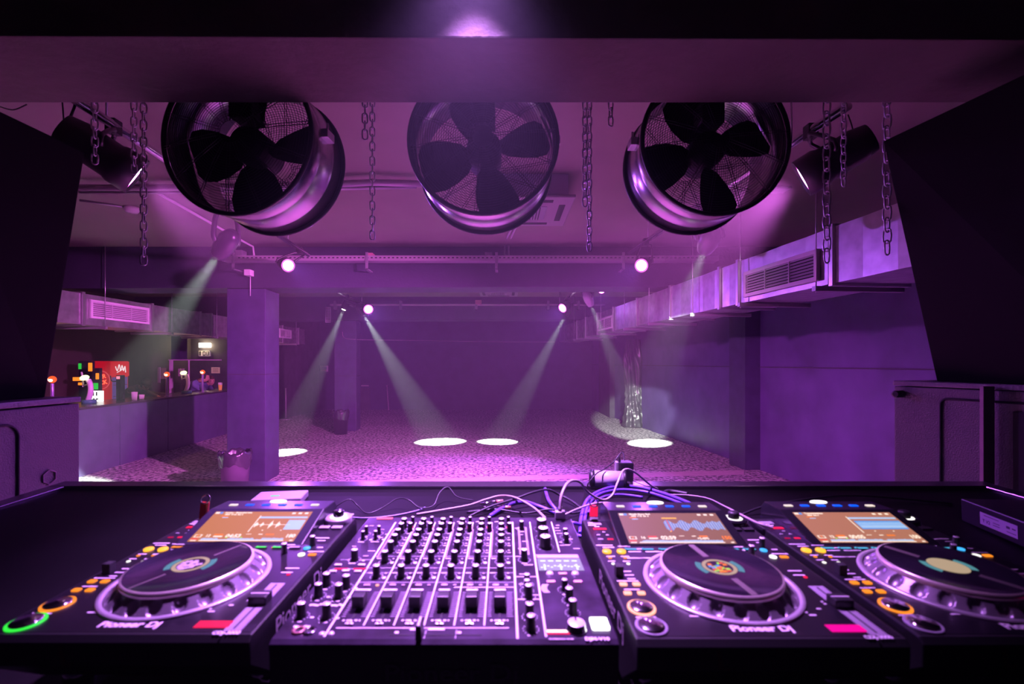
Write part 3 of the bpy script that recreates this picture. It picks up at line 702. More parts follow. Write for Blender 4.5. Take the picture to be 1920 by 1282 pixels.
    # hot cue keys
    for k in range(8):
        x = .062 + k*.0297; bb = MB(); bb.box((x - .0095, .246, Z), (x + .0095, .2515, Z + .002), .0008); bb.m = 1; bb.box((x - .0095, .2462, Z + .002), (x + .0085, .2508, Z + .0024))
        bb.box((x - .0105, .2518, Z), (x - .0075, .2545, Z + .0015)); bb.build('hot_cue_key', [M_BLKM, LED[st['cue'][k]]], t)
    # jog wheel
    jx, jy = .163, .138
    j = MB(); j.lathe([(.1095, Z), (.109, Z + .003), (.102, Z + .003), (.1015, Z)], 96, TT(jx, jy, 0)); j.m = 1
    dimple_ring(j, jx, jy, Z + .001, .1005, Z + .0165, .0845, 20, .0082, .0045)
    j.m = 2; j.lathe([(.0845, Z + .0165), (.0850, Z + .019), (.0845, Z + .0235), (.0815, Z + .0248)], 96, TT(jx, jy, 0))
    j.m = 3; j.lathe([(.081, Z + .0245), (.0795, Z + .0238), (.033, Z + .0238)], 96, TT(jx, jy, 0))
    jo = j.build('jog_wheel', [M_RING, M_JOG, M_JOGD, M_PLAT], t)
    dspl = MB(); zz = Z + .0238
    dspl.lathe([(.033, zz), (0, zz)], 40, TT(jx, jy, 0)); dspl.m = 1
    if st['k'] == 4: dspl.lathe([(.0245, zz + .0004), (0, zz + .0004)], 40, TT(jx, jy, 0))
    else: dspl.lathe([(.0245, zz + .0004), (.019, zz + .0004)], 40, TT(jx, jy, 0))
    dspl.m = 2
    for a0 in ((R(150), R(215)), (R(-30), R(35))):
        for k in range(10):
            a, c_ = a0[0] + (a0[1]-a0[0])*k/10, a0[0] + (a0[1]-a0[0])*(k+1)/10
            dspl.poly([(jx + r*math.cos(g), jy + r*math.sin(g), zz + .0003) for r, g in ((.0255, a), (.034, a), (.034, c_), (.0255, c_))])
    if st['k'] != 4:
        rnd = random.Random(3)
        for k in range(26):
            dspl.m = rnd.choice((3, 4, 5, 6)) if st['k'] == 2 else 7
            a, r = rnd.random()*6.28, rnd.random()**.5*.015; s_ = .0035
            x, y = jx + r*math.cos(a), jy + r*math.sin(a); dspl.poly([(x - s_, y - s_, zz + .0002 + k*1e-5), (x + s_, y - s_*.6, zz + .0002 + k*1e-5), (x + s_*.7, y + s_, zz + .0002 + k*1e-5), (x - s_*.8, y + s_*.7, zz + .0002 + k*1e-5)])
    dspl.build('jog_display', [M_PLAT, M_CREAM, M_TEAL, UIR, UIG, UISB, UID, mat('grey label', (.35, .32, .33), .5, em=.25)], jo)
    # marker stripes on platter
    for a in (R(st['mark']), R(st['mark'] + 180)):
        mk = MB(); c_, s_ = math.cos(a), math.sin(a); r0, r1, w_ = .034, .079, .0016 if st['k'] == 1 else .005
        mk.poly([(jx + r0*c_ - w_*s_, jy + r0*s_ + w_*c_, zz + .0002), (jx + r0*c_ + w_*s_, jy + r0*s_ - w_*c_, zz + .0002), (jx + r1*c_ + w_*s_, jy + r1*s_ - w_*c_, zz + .0002), (jx + r1*c_ - w_*s_, jy + r1*s_ + w_*c_, zz + .0002)][::-1])
        mk.build('marker_stripe', mat('dull marker stripe', (.13, .12, .10), .4), jo)
    # keys and lights at the left
    def disc(name, px, py, r, h, m, ring=None):
        x, y = cu(px, py); b = MB(); b.lathe([(r, 0), (r, h*.8), (r*.93, h), (0, h)], 28, TT(x, y, Z)); o_ = b.build(name, m, t)
        if ring: MB().lathe([(r*1.02, .0), (r*1.02, .0018), (r*1.22, .0018), (r*1.22, 0)], 36, TT(x, y, Z)).build('light_ring', ring, o_)
        return o_
    def key(name, px, py, w, d, h, m, bev=.0008):
        x, y = cu(px, py); return MB().box((x - w/2, y - d/2, Z - .0002), (x + w/2, y + d/2, Z + h), bev).build(name, m, t)
    disc('cue_button', 1202.8, 1139.9, .0155, .004, M_CHROME, LED[st['cuel']]); disc('play_button', 1221.5, 1174.7, .0165, .004, M_CHROME, LED[st['play']])
    for px in (1138, 1165): disc('loop_button', px, 1034.7, .0078, .003, LED['yellow'])
    for px, py in ((1144, 1046), (1172.4, 1046)): disc('loop_light', px, py, .0030, .001, LED['orange'])
    for px, py in ((1150, 1057), (1178, 1057)): disc('reloop_button', px, py, .0030, .001, LED['white'])
    for px, py in ((1168.8, 1095.8), (1193.2, 1095.8), (1176.8, 1112.5), (1202.5, 1112.5)): key('jump_button', px, py, .011, .008, .002, LED[st['jump']], .002)
    key('direction_lever', 1160.5, 1078, .012, .012, .016, M_BLKM)
    key('usb_indicator', 1124.7, 991.5, .026, .008, .001, LED['red']); key('link_light', 1144.6, 1010.8, .011, .005, .001, LED['red']); key('link_light', 1126, 1011, .010, .004, .001, LED['dimred'] if st['k'] != 2 else M_PRINTD)
    for px in (1122, 1139, 1132): key('small_button', px, 1003.5 if px != 1132 else 998, .006, .004, .0015, M_GREYP)
    # right side: selector, knobs, keys, tempo slider
    s = MB(); s.lathe([(.026, 0), (.026, .010), (.024, .013), (.014, .013)], 36, TT(.302, .372, Z - .002))
    so = s.build('selector_base', M_GREYP if st['k'] == 1 else M_BLKG, t)
    MB().lathe([(.0165, .011), (.0165, .0135), (.010, .0135)], 30, TT(.302, .372, Z - .002)).build('light_ring', LED['white'], so)
    MB().lathe([(.0105, .011), (.0105, .024), (.0085, .026), (0, .026)], 24, TT(.302, .372, Z - .002)).build('selector_knob', M_CHROME if st['k'] == 1 else M_KNOB, so)
    for dx_ in (-.012, .012):
        for dy_ in (-.036, .030): MB().box((.300 + dx_ - .010, .372 + dy_ - .006, Z), (.300 + dx_ + .010, .372 + dy_ + .006, Z + .004), .001).build('menu_button', M_GREYP if st['k'] == 1 else M_BLACK, t)
    x, y = cu(1428.6, 1026); knob('s', x, y, Z, t); x, y = cu(1409, 1041); knob('s', x, y, Z, t)
    disc('sync_button', 1431.6, 1032, .006, .002, LED['sky']); disc('sync_button', 1449.5, 1044.5, .0058, .002, LED['white']); key('master_button', 1470, 1044.5, .013, .007, .002, LED['orange'])
    disc('tempo_light', 1510, 1082, .003, .001, LED['red'])
    for px in (1348, 1363): disc('needle_light', px, 1030.5, .0018, .001, LED['orange'])
    sx = .3005
    MB().box((sx - .011, .012, Z), (sx + .011, .128, Z + .0004)).build('slider_scale', mat('slider scale', (.30, .27, .33), .4), t)
    MB().box((sx - .0012, .016, Z + .0004), (sx + .0012, .124, Z + .0007)).build('slider_slot', M_BLKM, t)
    b = MB(); b.box((sx - .0125, .068, Z), (sx + .0125, .088, Z + .012), .002); b.m = 1; b.box((sx - .0125, .0775, Z + .0118), (sx + .0125, .0790, Z + .0123)); b.build('tempo_slider', [M_BLACK, M_PRINT], t)
    # sticker and lettering
    x, y = cu(1585.8, 1178); MB().box((x - .022, y - .007, Z), (x + .022, y + .007, Z + .0006)).build('sticker', LED['magenta'] if st['k'] != 1 else LED['red'], t)
    p = MB(); zt = Z + .0003
    x, y = cu(1428.6, 1180); p.text('Pioneer Dj', .0165, TT(.163, y + .0015, zt) @ Matrix.Diagonal((1.08, 1, 1, 1)), 'CENTER', .0006)
    p.build('brand_lettering', M_PRINT, t); p = MB()
    p.text('CDJ-3000', .0085, TT(.296, .008, zt), 'CENTER', .0003); rnd = random.Random(5)
    def dash(px, py, w, h=.0022): x, y = cu(px, py); p.box((x - w/2, y - h/2, Z), (x + w/2, y + h/2, zt))
    for px, py, w in ((1133, 1022, .03), (1141, 1026, .02), (1170, 1024, .022), (1195, 1029, .025), (1190, 1034, .022), (1226, 1034, .03), (1145, 1043, .014), (1172, 1043, .014), (1190, 1046, .03), (1210, 1046, .018),
                      (1147, 1052, .012), (1175, 1052, .012), (1177, 1089, .032), (1185, 1105, .022), (1176, 1071, .012), (1180, 1078, .014), (1184, 1085, .012), (1211, 1157, .026), (1415, 1012, .026), (1425, 1017, .014),
                      (1385, 1025, .016), (1400, 1031, .016), (1452, 1030, .010), (1462, 1038, .028), (1490, 1070, .022), (1498, 1078, .018), (1110, 985, .016), (1119, 987, .01), (1535, 1141, .006), (1547, 1132, .004), (1541, 1128, .003), (1300, 1155, .010), (1312, 1155, .010), (1511, 1148, .004), (1524, 1153, .009)): dash(px, py, w)
    p.build('printed_lettering', M_PRINT, t)
    g = MB(); M_ = TT(.175, -.0006, .106) @ Matrix.Rotation(R(90), 4, 'X'); g.text('o m malias', .017, M_, 'CENTER', .0003); g.m = 1
    g.hexa([(.098, -.0006, .094), (.104, -.0006, .094), (.104, 0, .094), (.098, 0, .094), (.095, -.0006, .117), (.100, -.0006, .117), (.100, 0, .117), (.095, 0, .117)]); g.box((.100, -.0006, .092), (.112, 0, .096)); g.m = 0; g.box((.118, -.0006, .0945), (.150, 0, .0955))
    g.build('front_lettering', [mat('faint grey lettering', (.05, .045, .055), .5), mat('faint red mark', (.10, .008, .01), .5)], t)
    for side in (0, 1):
        g = MB(); M_ = Matrix(((0, (0), (1 if side else -1), W + .0005 if side else -.0005), ((1 if side else -1), 0, 0, .14), (0, 1, 0, .098), (0, 0, 0, 1)))
        g.text('Pioneer Dj', .036, M_, 'CENTER', .0003); g.build('side_lettering', mat('side lettering', (.6, .52, .62), .45), t)
    # usb port plate
    MB().box((.008, .362, Z), (.034, .376, Z + .001)).build('usb_port', M_GREYP, t)
    return t
ramp = lambda f: 1
player(CX - .329*0 - .0 - .159 - .641, -.0215, 'black media player at the far left, lit orange and green rings', dict(k=1, bg=(.50, .20, .065), title='Lorem - Extended mix', sub='180.0  Track  Rel. 4', time='04:53', bpm='180', dots=(.33, .47), ov=lambda f: .9 if f < .2 or .3 < f < .62 or f > .72 else .35,
       cue=['orange', 'cyan', 'cyan', 'cyan', 'cyan', 'green', 'green', 'off'], cuel='orange', play='green', jump='orange', mark=62)).location = TW(-.641, -.0215, 0)
player(CX, CS, 'black media player right of the mixer, blue waveform on screen', dict(k=2, bg=(.27, .125, .075), title='Simple Stone End', sub='150.0  1978  Em  8', time='02:59', bpm='150', dots=(), ov=lambda f: .8 if f > .03 else .2,
       cue=['cyan']*8, cuel='salmon', play='off', jump='salmon', mark=98))
player(.507, -.0255, 'black media player at the far right with an orange ring and pale platter label', dict(k=4, bg=(.45, .18, .11), title='Trancemissions', sub='150.0  Rel. 4', time='00:05', bpm='150', dots=(.17, .27), ov=lambda f: .3 if .29 < f < .33 or .62 < f < .68 else .8,
       cue=['cyan', 'cyan', 'cyan', 'cyan', 'green', 'green', 'cyan', 'cyan'], cuel='orange', play='off', jump='orange', mark=120))

# ================================================================== MIXER
MX, MS, MZ = -.3, 0.0, .108
t = thing('dj_mixer', 'six-channel black mixing desk in the middle of the booth table', 'mixer', TW(MX, MS, 0), TROT)
def mu(px, py, h=0): x, s = PT(px, py, MZ + h); return x - MX, s - MS
MB().prism([(.012, .012), (0, .035), (0, .098), (.005, .1065), (.425, .1065), (.4268, .10), (.4268, .012)], 0, .445, 'x', .002).build('body', M_BLACK, t)
b = MB(); b.prism([(-.0015, .098), (0, .1045), (.006, .108), (.4265, .108), (.4265, .098)], 0.0, .445, 'x', .0015); b.build('faceplate', M_PANEL, t)
for fx in (.05, .395):
    for fy in (.06, .37): MB().lathe([(.02, 0), (.02, .013)], 18, TT(fx, fy, 0)).build('foot', M_BLKM, t)
pr = MB(); lines = MB(); Z = MZ; zt = MZ + .0004
rnd = random.Random(11)
def pd(x, y, w, h=.0018, a=None): pr.box((x - w/2, y - h/2, Z), (x + w/2, y + h/2, zt))
def ticks(x, y, r, n=11):
    for k in range(n):
        a = R(-225 + 270*k/(n-1)); pr.box((x + r*math.cos(a) - .0006, y - r*math.sin(a)*-1 - .0006 if False else y + r*math.sin(a+math.pi*0)*-1 - .0006, Z), (x + r*math.cos(a) + .0006, y - r*math.sin(a) + .0006, zt))
ch = [.090 + .0405*i for i in range(6)]
rows = {'a': .371, 'b': .345, 'c': .315, 'd': .289, 'e': .259, 'f': .218, 'g': .166}
for i, x in enumerate(ch):
    for k, y in rows.items():
        knob('m', x, y, Z, t, R(rnd.choice((0, 0, 0, 12, -20)))); ticks(x, y, .0100)
        if k in 'abcde': pd(x + .015, y - .006, .006); pd(x + .0145, y + .004, .004)
        else: pd(x - .0125, y + .012, .009, .002); pd(x + .0135, y - .004, .005, .006); pd(x + .0125, y + .011, .003)
    knob('t', x + .0145, .388, Z, t); knob('s', x + .0165, .352, Z, t)
    MB().box((x + .010, .366, Z), (x + .020, .374, Z + .001)).build('source_light', LED['red'], t)
    for yy in (.148, .141):
        pass
    MB().box((x - .012, .1355, Z), (x - .002, .1405, Z + .002), .0015).build('cue_button', mat('mauve button', (.50, .38, .48), .4), t)
    MB().box((x + .007, .1355, Z), (x + .012, .139, Z + .002), .001).build('assign_button', LED['salmon'] if i == 0 else mat('mauve button', (.5, .38, .48), .4), t)
    # level meter
    m = MB()
    for k in range(15): m.box((x - .0195, .235 + .0085*k, Z), (x - .0165, .2405 + .0085*k, Z + .0006))
    m.build('level_meter', mat('unlit meter', (.45, .36, .44), .4), t)
    # fader
    sc_ = MB(); sl_ = MB()
    for k in range(13):
        yy = .055 + .0052*k; wd = .008 if k % 3 else .009
        sc_.box((x + .0100, yy - .0005, Z), (x + .0100 + wd, yy + .0005, zt)); sl_.box((x - .017, yy - .0005, Z), (x - .017 + wd*.6, yy + .0005, zt))
    sc_.build('fader_scale', mat('mauve scale print', (.42, .34, .44), .5), t); sl_.build('fader_scale', mat('mauve scale print', (.42, .34, .44), .5), t)
    MB().box((x - .0012, .048, Z), (x + .0012, .122, Z + .0006)).build('fader_slot', M_BLKM, t)
    f = MB(); f.box((x - .0085, .070, Z + .002), (x + .0085, .090, Z + .0195), .0015); f.m = 1; f.box((x - .0083, .0855, Z + .0192), (x + .0083, .0895, Z + .0206), .0004)
    f.build('fader_cap', [M_BLACK, mat('fader line', (.9, .88, .9), .4)], t)
    pd(x, .125, .006, .004)
    for dx_, w_ in ((-.011, .003), (-.003, .008), (.006, .004), (.011, .002)): pd(x + dx_, .0455, w_, .0028)
    s = MB(); s.box((x - .0055, .0335, Z), (x - .0005, .0375, Z + .003), .001); s.box((x + .0005, .0335, Z), (x + .0055, .0375, Z + .003), .001); s.box((x - .002, .037, Z), (x + .002, .041, Z + .0045), .001)
    s.build('assign_switch', M_CAP, t)
def ln(x0, y0, x1, y1, w): lines.poly([(x0 - w, y0, zt) if abs(x1-x0) < abs(y1-y0) else (x0, y0 - w, zt), (x0 + w, y0, zt) if abs(x1-x0) < abs(y1-y0) else (x1, y1 - w, zt),
                                     (x1 + w, y1, zt) if abs(x1-x0) < abs(y1-y0) else (x1, y1 + w, zt), (x1 - w, y1, zt) if abs(x1-x0) < abs(y1-y0) else (x0, y0 + w, zt)])
ln(.0665, .010, .0655, .398, .0014)
for i in range(5): ln(.110 + .0405*i, .034, .110 + .0405*i, .398, .0011)
ln(.316, .006, .316, .400, .0015); ln(.353, .010, .353, .400, .0014); ln(.3995, .255, .3995, .400, .0012)
for y, x0, x1, w in ((.238, .0665, .316, .0004), (.195, .0665, .316, .0004), (.178, .0665, .316, .0003), (.147, .0665, .316, .0004), (.132, .22, .316, .0009), (.0285, .075, .305, .0008), (.225, .01, .064, .0004), (.192, .008, .064, .0004), (.165, .316, .353, .0009), (.098, .318, .352, .0010)): ln(x0, y, x1, y, w)
ln(.196, .006, .196, .024, .0004); ln(.236, .006, .236, .024, .0004)
lines.build('printed_lines', mat('printed white lines', (.78, .72, .80), .45), t)
# crossfader
MB().box((.150, .0125, Z), (.270, .0145, Z + .0006)).build('fader_slot', M_BLKM, t)
f = MB(); f.box((.186, -.001, Z + .002), (.1935, .020, Z + .021), .0015); f.m = 1; f.box((.1885, .000, Z + .0208), (.1910, .019, Z + .0216), .0004); f.build('crossfader_cap', [M_BLACK, MATS['fader line']], t)
pd(.180, .026, .012, .004); pd(.209, .026, .022, .004); pd(.158, .019, .005, .004); pd(.240, .019, .005, .004)
# left section knobs
for px, py, k in ((687, 984.3, 't'), (710.5, 983.8, 't'), (680.5, 993.6, 't'), (704, 993.2, 't'), (664.8, 1030.6, 'm'), (612.2, 1075.5, 'm'), (649, 1079.3, 'm'), (597, 1095, 'm'), (635, 1096, 'm'), (564.7, 1131.2, 'm'), (612.2, 1132.4, 'm')):
    x, y = mu(px, py, .018); knob(k, x, y, Z, t, R(-30 if k == 'm' else 0)); ticks(x, y, .0105 if k == 'm' else .008)
    pd(x + .016, y - .003, .005, .003); pd(x, y - .013, .012, .002)
for px, py, w in ((634, 1060, .012), (678, 1060, .012), (624, 1072, .012), (648, 1071, .012), (671, 1072, .012)):
    x, y = mu(px, py); MB().box((x - w/2, y - .003, Z), (x + w/2, y + .003, Z + .0025), .001).build('selector_button', M_CAP, t)
for px in (640, 675):
    x, y = mu(px, 1066.5); MB().box((x - .011, y - .0018, Z), (x + .011, y + .0018, Z + .001)).build('mode_light', LED['red'], t)
x, y = mu(722, 971.5); MB().box((x - .017, y - .005, Z), (x + .017, y + .003, Z + .001)).build('badge_light', emat('red badge', (1, .1, .2), 2.2), t)
for px, py, m_ in ((560, 1183, mat('copper socket', (.7, .35, .3), .3, .8)), (580.5, 1184, M_CHROME)):
    x, y = mu(px, py); b = MB(); b.lathe([(.0085, 0), (.0085, .0025), (.005, .0025), (.0045, -.003)], 24, TT(x, y, Z)); b.m = 1; b.lathe([(.0048, .0005), (0, .0005)], 16, TT(x, y, Z)); b.build('headphone_socket', [m_, M_BLKM], t)
for px, py in ((604, 1188.5), (621, 1188)):
    x, y = mu(px, py); MB().lathe([(.004, 0), (.0035, .0016), (0, .0018)], 14, TT(x, y, Z)).build('screw', M_CAP, t)
for k in range(14): pd(.018 + .0035*k, .083 + rnd.uniform(-.002, .002), .003, .004)
for k in range(8): pd(.016 + rnd.random()*.04, .24 + .02*k, rnd.uniform(.006, .014), .0016)
pd(.028, .032, .022, .003)
# right section
for px, py, k in ((978, 975.6, 's'), (983, 1030.6, 'm'), (988, 1075, 's'), (988, 1085.6, 's'), (991, 1097.3, 'm'), (993, 1132.4, 'm'), (995.5, 1154.6, 'm'), (1015.4, 975.6, 'l'), (1018.4, 991.3, 'l'), (1022.4, 1007.2, 'l'),
                (1060, 989.7, 's'), (1062, 999, 's'), (1058.7, 1084.4, 's'), (1067.3, 1103, 'm'), (1073.9, 1125.4, 'm')):
    x, y = mu(px, py, .018); knob(k, x, y, Z, t); ticks(x, y, .0155 if k == 'l' else .0105)
    if k != 'l': pd(x, y - .013, .010, .002)
x, y = mu(1080.5, 1180); knob('c', x, y, Z, t, name='push_knob')
# touch display strip and screen
ps = [mu(*q_) for q_ in ((1010.7, 1070), (1096, 1070), (1086.7, 1047), (1007, 1047))]
b = MB(); b.poly([(*q_, Z + .0006) for q_ in ps]); b.m = 1
x0_, y0_ = ps[0]; w_ = ps[1][0] - x0_; h_ = ps[3][1] - y0_
for k in range(5): b.box((x0_ + w_*(.06 + .18*k), y0_ + h_*.72, Z + .0007), (x0_ + w_*(.18 + .18*k), y0_ + h_*.82, Z + .0009))
for k in range(12): b.box((x0_ + w_*(.05 + .075*k), y0_ + h_*(.2 + .14*abs(math.sin(k*1.1))), Z + .0007), (x0_ + w_*(.10 + .075*k), y0_ + h_*(.28 + .14*abs(math.sin(k*1.1))), Z + .0009))
for k in range(3): b.box((x0_ + w_*(.12 + .36*k), y0_ + h_*.05, Z + .0007), (x0_ + w_*(.16 + .36*k), y0_ + h_*.5, Z + .0009))
b.build('display', [emat('pale display', (.42, .40, .55), .8), emat('display marks', (.85, 1, .9), 1.1)], t)
ps2 = [mu(*q_) for q_ in ((1007, 1046), (1085.5, 1046), (1083, 1040), (1006, 1040))]
MB().poly([(*q_, Z + .0006) for q_ in ps2]).build('touch_strip', mat('lavender strip', (.55, .45, .65), .25), t)
for px, py in ((1031, 1076), (1078.5, 1076)): x, y = mu(px, py); MB().lathe([(.006, 0), (.005, .003), (0, .003)], 18, TT(x, y, Z)).build('page_button', M_CAP, t)
for px, py in ((1055, 1076), (1033, 1091), (1083.5, 1091)): x, y = mu(px, py); MB().box((x - .007, y - .0035, Z), (x + .007, y + .0035, Z + .002), .002).build('effect_button', mat('pink button', (.75, .40, .55), .4, em=.15, emcol=(1, .3, .5)), t)
x, y = mu(1124, 1171); MB().box((x - .012, y - .013, Z), (x + .012, y + .013, Z + .003), .003).build('effect_pad', emat('white lit pad', (1, .93, 1), 2.6), t)
x, y = mu(1047, 1185); w_ = .0165; b = MB(); b.box((x - w_, y - .0045, Z), (x + w_, y + .0045, Z + .0008)); b.m = 1; b.box((x - w_ + .001, y - .0015, Z + .0008), (x + w_ - .001, y + .0035, Z + .0011)); b.build('badge_light', [LED['red'], emat('badge white', (1, .85, .9), 2)], t)
for k in range(18):
    sgn = -1 if k < 9 else 1; yy = .118 + .0028*(k % 9); xx = .379 + sgn*(.0155 + .0035*math.sin((k % 9)/8*math.pi)); pd(xx, yy, .010, .0012)
for k in range(7): pd(.358 + .006*k, .243, .0045, .003)
for k in range(9): pd(.404 + rnd.random()*.03, .27 + .014*k, rnd.uniform(.006, .014), .0016)
for k in range(9): pd(.3345 + rnd.uniform(-.008, .008), .11 + .032*k, rnd.uniform(.008, .02), .0016)
for k in range(6): m_ = None
m = MB()
for cx_ in (.328, .3425):
    for k in range(22): m.box((cx_ - .0018, .245 + .0058*k, Z), (cx_ + .0018, .2492 + .0058*k, Z + .0006))
m.build('master_meter', mat('unlit meter', (.45, .36, .44), .4), t)
pr.text('DJM-V10', .0085, TT(.418, .0055, zt), 'CENTER', .0004); pr.text('PROFESSIONAL MIXER', .0032, TT(.372, .0052, zt), 'CENTER', .0001)
for (px, py, k) in ((845, 969.5, 20),): pass
for i in range(6): pd(.075 + .0405*i + .01, .402, .02, .002)
pr.build('printed_marks', M_PRINT, t)
g = MB(); g.text('Pioneer Dj', .034, TT(.232, -.0022, .068) @ Matrix.Rotation(R(90), 4, 'X') @ Matrix.Diagonal((1.15, .9, 1, 1)), 'CENTER', .0004)
g.build('front_lettering', mat('dark front lettering', (.12, .09, .13), .4), t)
# headphone plug standing in the mixer's back corner
x, y = mu(1050, 972, .0); b = MB(); b.box((x - .011, y - .008, Z), (x + .011, y + .008, Z + .017), .002); b.m = 1; b.cyl((x, y, Z + .017), (x, y, Z + .026), .004, seg=12)
tag(b.build('cable_plug', [M_GREYP, M_WCABLE], None, TW(MX, MS, 0), TROT), 'square grey plug standing in the back right corner of the mixer', 'plug')

# ================================================================== USB STICKS
def usb(px, py, m_body, label, h=.03, tilt=0):
    x, s = PT(px, py, .129); b = MB(); b.box((-.009, -.004, 0), (.009, .004, .010), .001); b.m = 1; b.box((-.008, -.004, .008), (.008, .004, h), .003); b.m = 2
    b.torus(.0085, .0014, 24, 6, TT(0, 0, h + .005) @ Matrix.Rotation(R(60), 4, 'X'))
    o = b.build('usb_stick', [M_CHROME, m_body, M_CHROME], None, TW(x, s, .1282), (TA, R(tilt), 0)); return tag(o, label, 'usb stick')
usb(1113, 975, emat('red usb glow', (1, .01, .08), 1.2), 'short red glowing usb stick in the player right of the mixer', .032)
usb(381, 982, mat('clear red plastic', (.30, .03, .02), .15), 'dark red usb stick with a steel ring in the far left player', .046, 6)

# ================================================================== THINGS ON THE TABLE
def on_table(px, py, n=0): x, s = PT(px, py, n); return TW(x, s, 0), x, s
c, _, _ = on_table(520, 949)
t = thing('wireless_receiver', 'flat silver box with a green light behind the far left player', 'device', c, (TA, 0, R(8)))
MB().box((-.078, 0, 0), (.068, .085, .022), .004).build('case', mat('silver-lilac case', (.30, .26, .31), .4, .2), t)
MB().box((-.03, .03, .022), (-.005, .036, .0232)).build('status_light', LED['green'], t)
c, _, _ = on_table(1139, 915)
t = thing('grey_canister', 'grey cylinder with black end rings lying at the table edge', 'canister', c + Vector((0, 0, .031)), (TA, 0, R(-8)))
MB().cyl((-.045, 0, 0), (.055, 0, 0), .029, seg=36).build('barrel', mat('grey barrel', (.36, .33, .36), .5), t)
for x in ((-.062, -.045), (.050, .062)):
    b = MB(); b.lathe([(.021, x[0]), (.030, x[0] + .002), (.031, x[1]), (.020, x[1])], 36, Matrix.Rotation(R(90), 4, 'Y')); b.lathe([(0, x[0] + .004), (.021, x[0] + .004)], 36, Matrix.Rotation(R(90), 4, 'Y')); b.build('end_ring', M_BLACK, t)
c, _, _ = on_table(1174, 909)
t = thing('power_adapter', 'black power adapter standing upright behind the cable tangle', 'adapter', c, (TA, 0, 0))
MB().box((-.024, 0, 0), (.027, .045, .078), .005).build('case', M_BLACK, t)
MB().box((-.034, .008, .035), (-.024, .035, .078), .002).build('plug_plate', M_GREYP, t)
MB().cyl((-.019, .02, .078), (-.021, .02, .100), .0045, .003, seg=10).build('cord_grip', M_BLACK, t)
# gear box with a label at the right
def tb(px, py): x, s = PT(px, py, 0); return x, s
c = [PT(1808, 978, 0), PT(1930, 1035, 0)]
ax, as_ = c[0]; bx_, bs_ = c[1]; ang = math.atan2(bs_ - as_, bx_ - ax)
t = thing('receiver_box', 'black box with a pale printed label at the right table edge', 'device', TW(ax, as_, 0), (TA, 0, ang))
MB().box((-.01, 0, 0), (.36, .22, .062), .003).build('case', mat('satin black case', (.03, .026, .034), .3), t)
b = MB(); b.box((.055, -.0008, .014), (.165, 0, .046)); b.m = 1
M_ = TT(.085, -.001, .030) @ Matrix.Rotation(R(90), 4, 'X')
b.text('T V2', .012, TT(.075, -.001, .025) @ Matrix.Rotation(R(90), 4, 'X'), 'CENTER', .0003)
for k, (x, z, w_) in enumerate(((.09, .040, .045), (.105, .030, .02), (.105, .024, .02), (.148, .022, .026))): b.box((x - w_/2, -.0011, z - .0008), (x + w_/2, -.0008, z + .0008))
b.box((.134, -.0011, .030), (.144, -.0008, .036)); b.box((.150, -.0011, .032), (.160, -.0008, .035))
b.build('label', [mat('lilac label', (.72, .62, .76), .5), mat('label ink', (.12, .08, .14), .6)], t)

# ================================================================== CABLES ON THE TABLE
def cable(pts, r, m, label, seg=8, cat='cable', name='cable', group=None):
    W_ = []
    for px, py, n in pts:
        x, s = PT(px, py, n); W_.append(TW(x, s, n))
    o = W_[0].copy(); b = MB(); b.tube([p - o for p in W_], r, seg, sub=8); x = b.build(name, m, None, o); return tag(x, label, cat, group)
def cable3(pts, r, m, label, name='cable', cat='cable', seg=8):
    W_ = [P(*p) for p in pts]; o = W_[0].copy(); b = MB(); b.tube([p - o for p in W_], r, seg, sub=8); return tag(b.build(name, m, None, o), label, cat)
cable3([(1050, 956, .985), (1053, 928, 1.0), (1066, 904, 1.04), (1086, 903, 1.12), (1104, 924, 1.22), (1130, 937, 1.28), (1148, 928, 1.3), (1158, 905, 1.32), (1170, 881, 1.36), (1190, 885, 1.42), (1222, 911, 1.52), (1240, 919, 1.58)], .0032, M_WCABLE, 'thick pale cable looping up from the mixer corner plug')
cable([(781, 964, .004), (817, 958, .006), (878, 947, .012), (911, 936, .02), (940, 929, .03), (967, 933, .04), (1000, 951, .07), (1023, 972, .10)], .0030, M_WCABLE, 'pale cable arching behind the right half of the mixer')
cable([(622, 958, .003), (636, 945, .02), (656, 936, .03), (671, 948, .012), (688, 962, .003), (715, 953, .01), (745, 935, .03), (766, 937, .03), (786, 951, .012), (812, 948, .01), (824, 924, .035), (840, 913, .045), (857, 931, .02), (888, 938, .006)], .0018, M_CABLE, 'thin black wire waving across the table behind the mixer')
cable([(640, 968, .003), (685, 971, .003), (735, 967, .003), (779, 958, .004), (797, 951, .006)], .0024, mat('blue-grey cable', (.22, .2, .42), .45), 'blue-grey cable behind the left end of the mixer')
cable([(918, 968, .006), (949, 949, .012), (979, 941, .03), (1006, 948, .02), (1042, 962, .006)], .0062, M_VCABLE, 'thick violet cable humped behind the mixer')
cable([(1022, 916, .006), (1029, 938, .02), (1044, 957, .008)], .0055, M_VCABLE, 'short violet cable crossing toward the mixer corner')
cable([(880, 968, .006), (921, 949, .02), (966, 935, .03), (999, 923, .04), (1027, 918, .04), (1050, 928, .02), (1074, 941, .012), (1101, 962, .004)], .0036, M_CABLE, 'black cable arching over the violet ones')
cable([(1088, 1000, .006), (1091, 965, .008), (1104, 934, .01), (1140, 915, .012), (1190, 912, .012), (1235, 922, .012), (1290, 942, .01), (1330, 965, .006)], .0058, M_VCABLE, 'outermost violet cable of the big coil behind the player')
cable([(1095, 985, .006), (1103, 948, .008), (1125, 926, .01), (1165, 918, .012), (1215, 923, .01), (1270, 941, .008), (1300, 955, .006)], .0052, M_VCABLE, 'middle violet cable of the big coil behind the player')
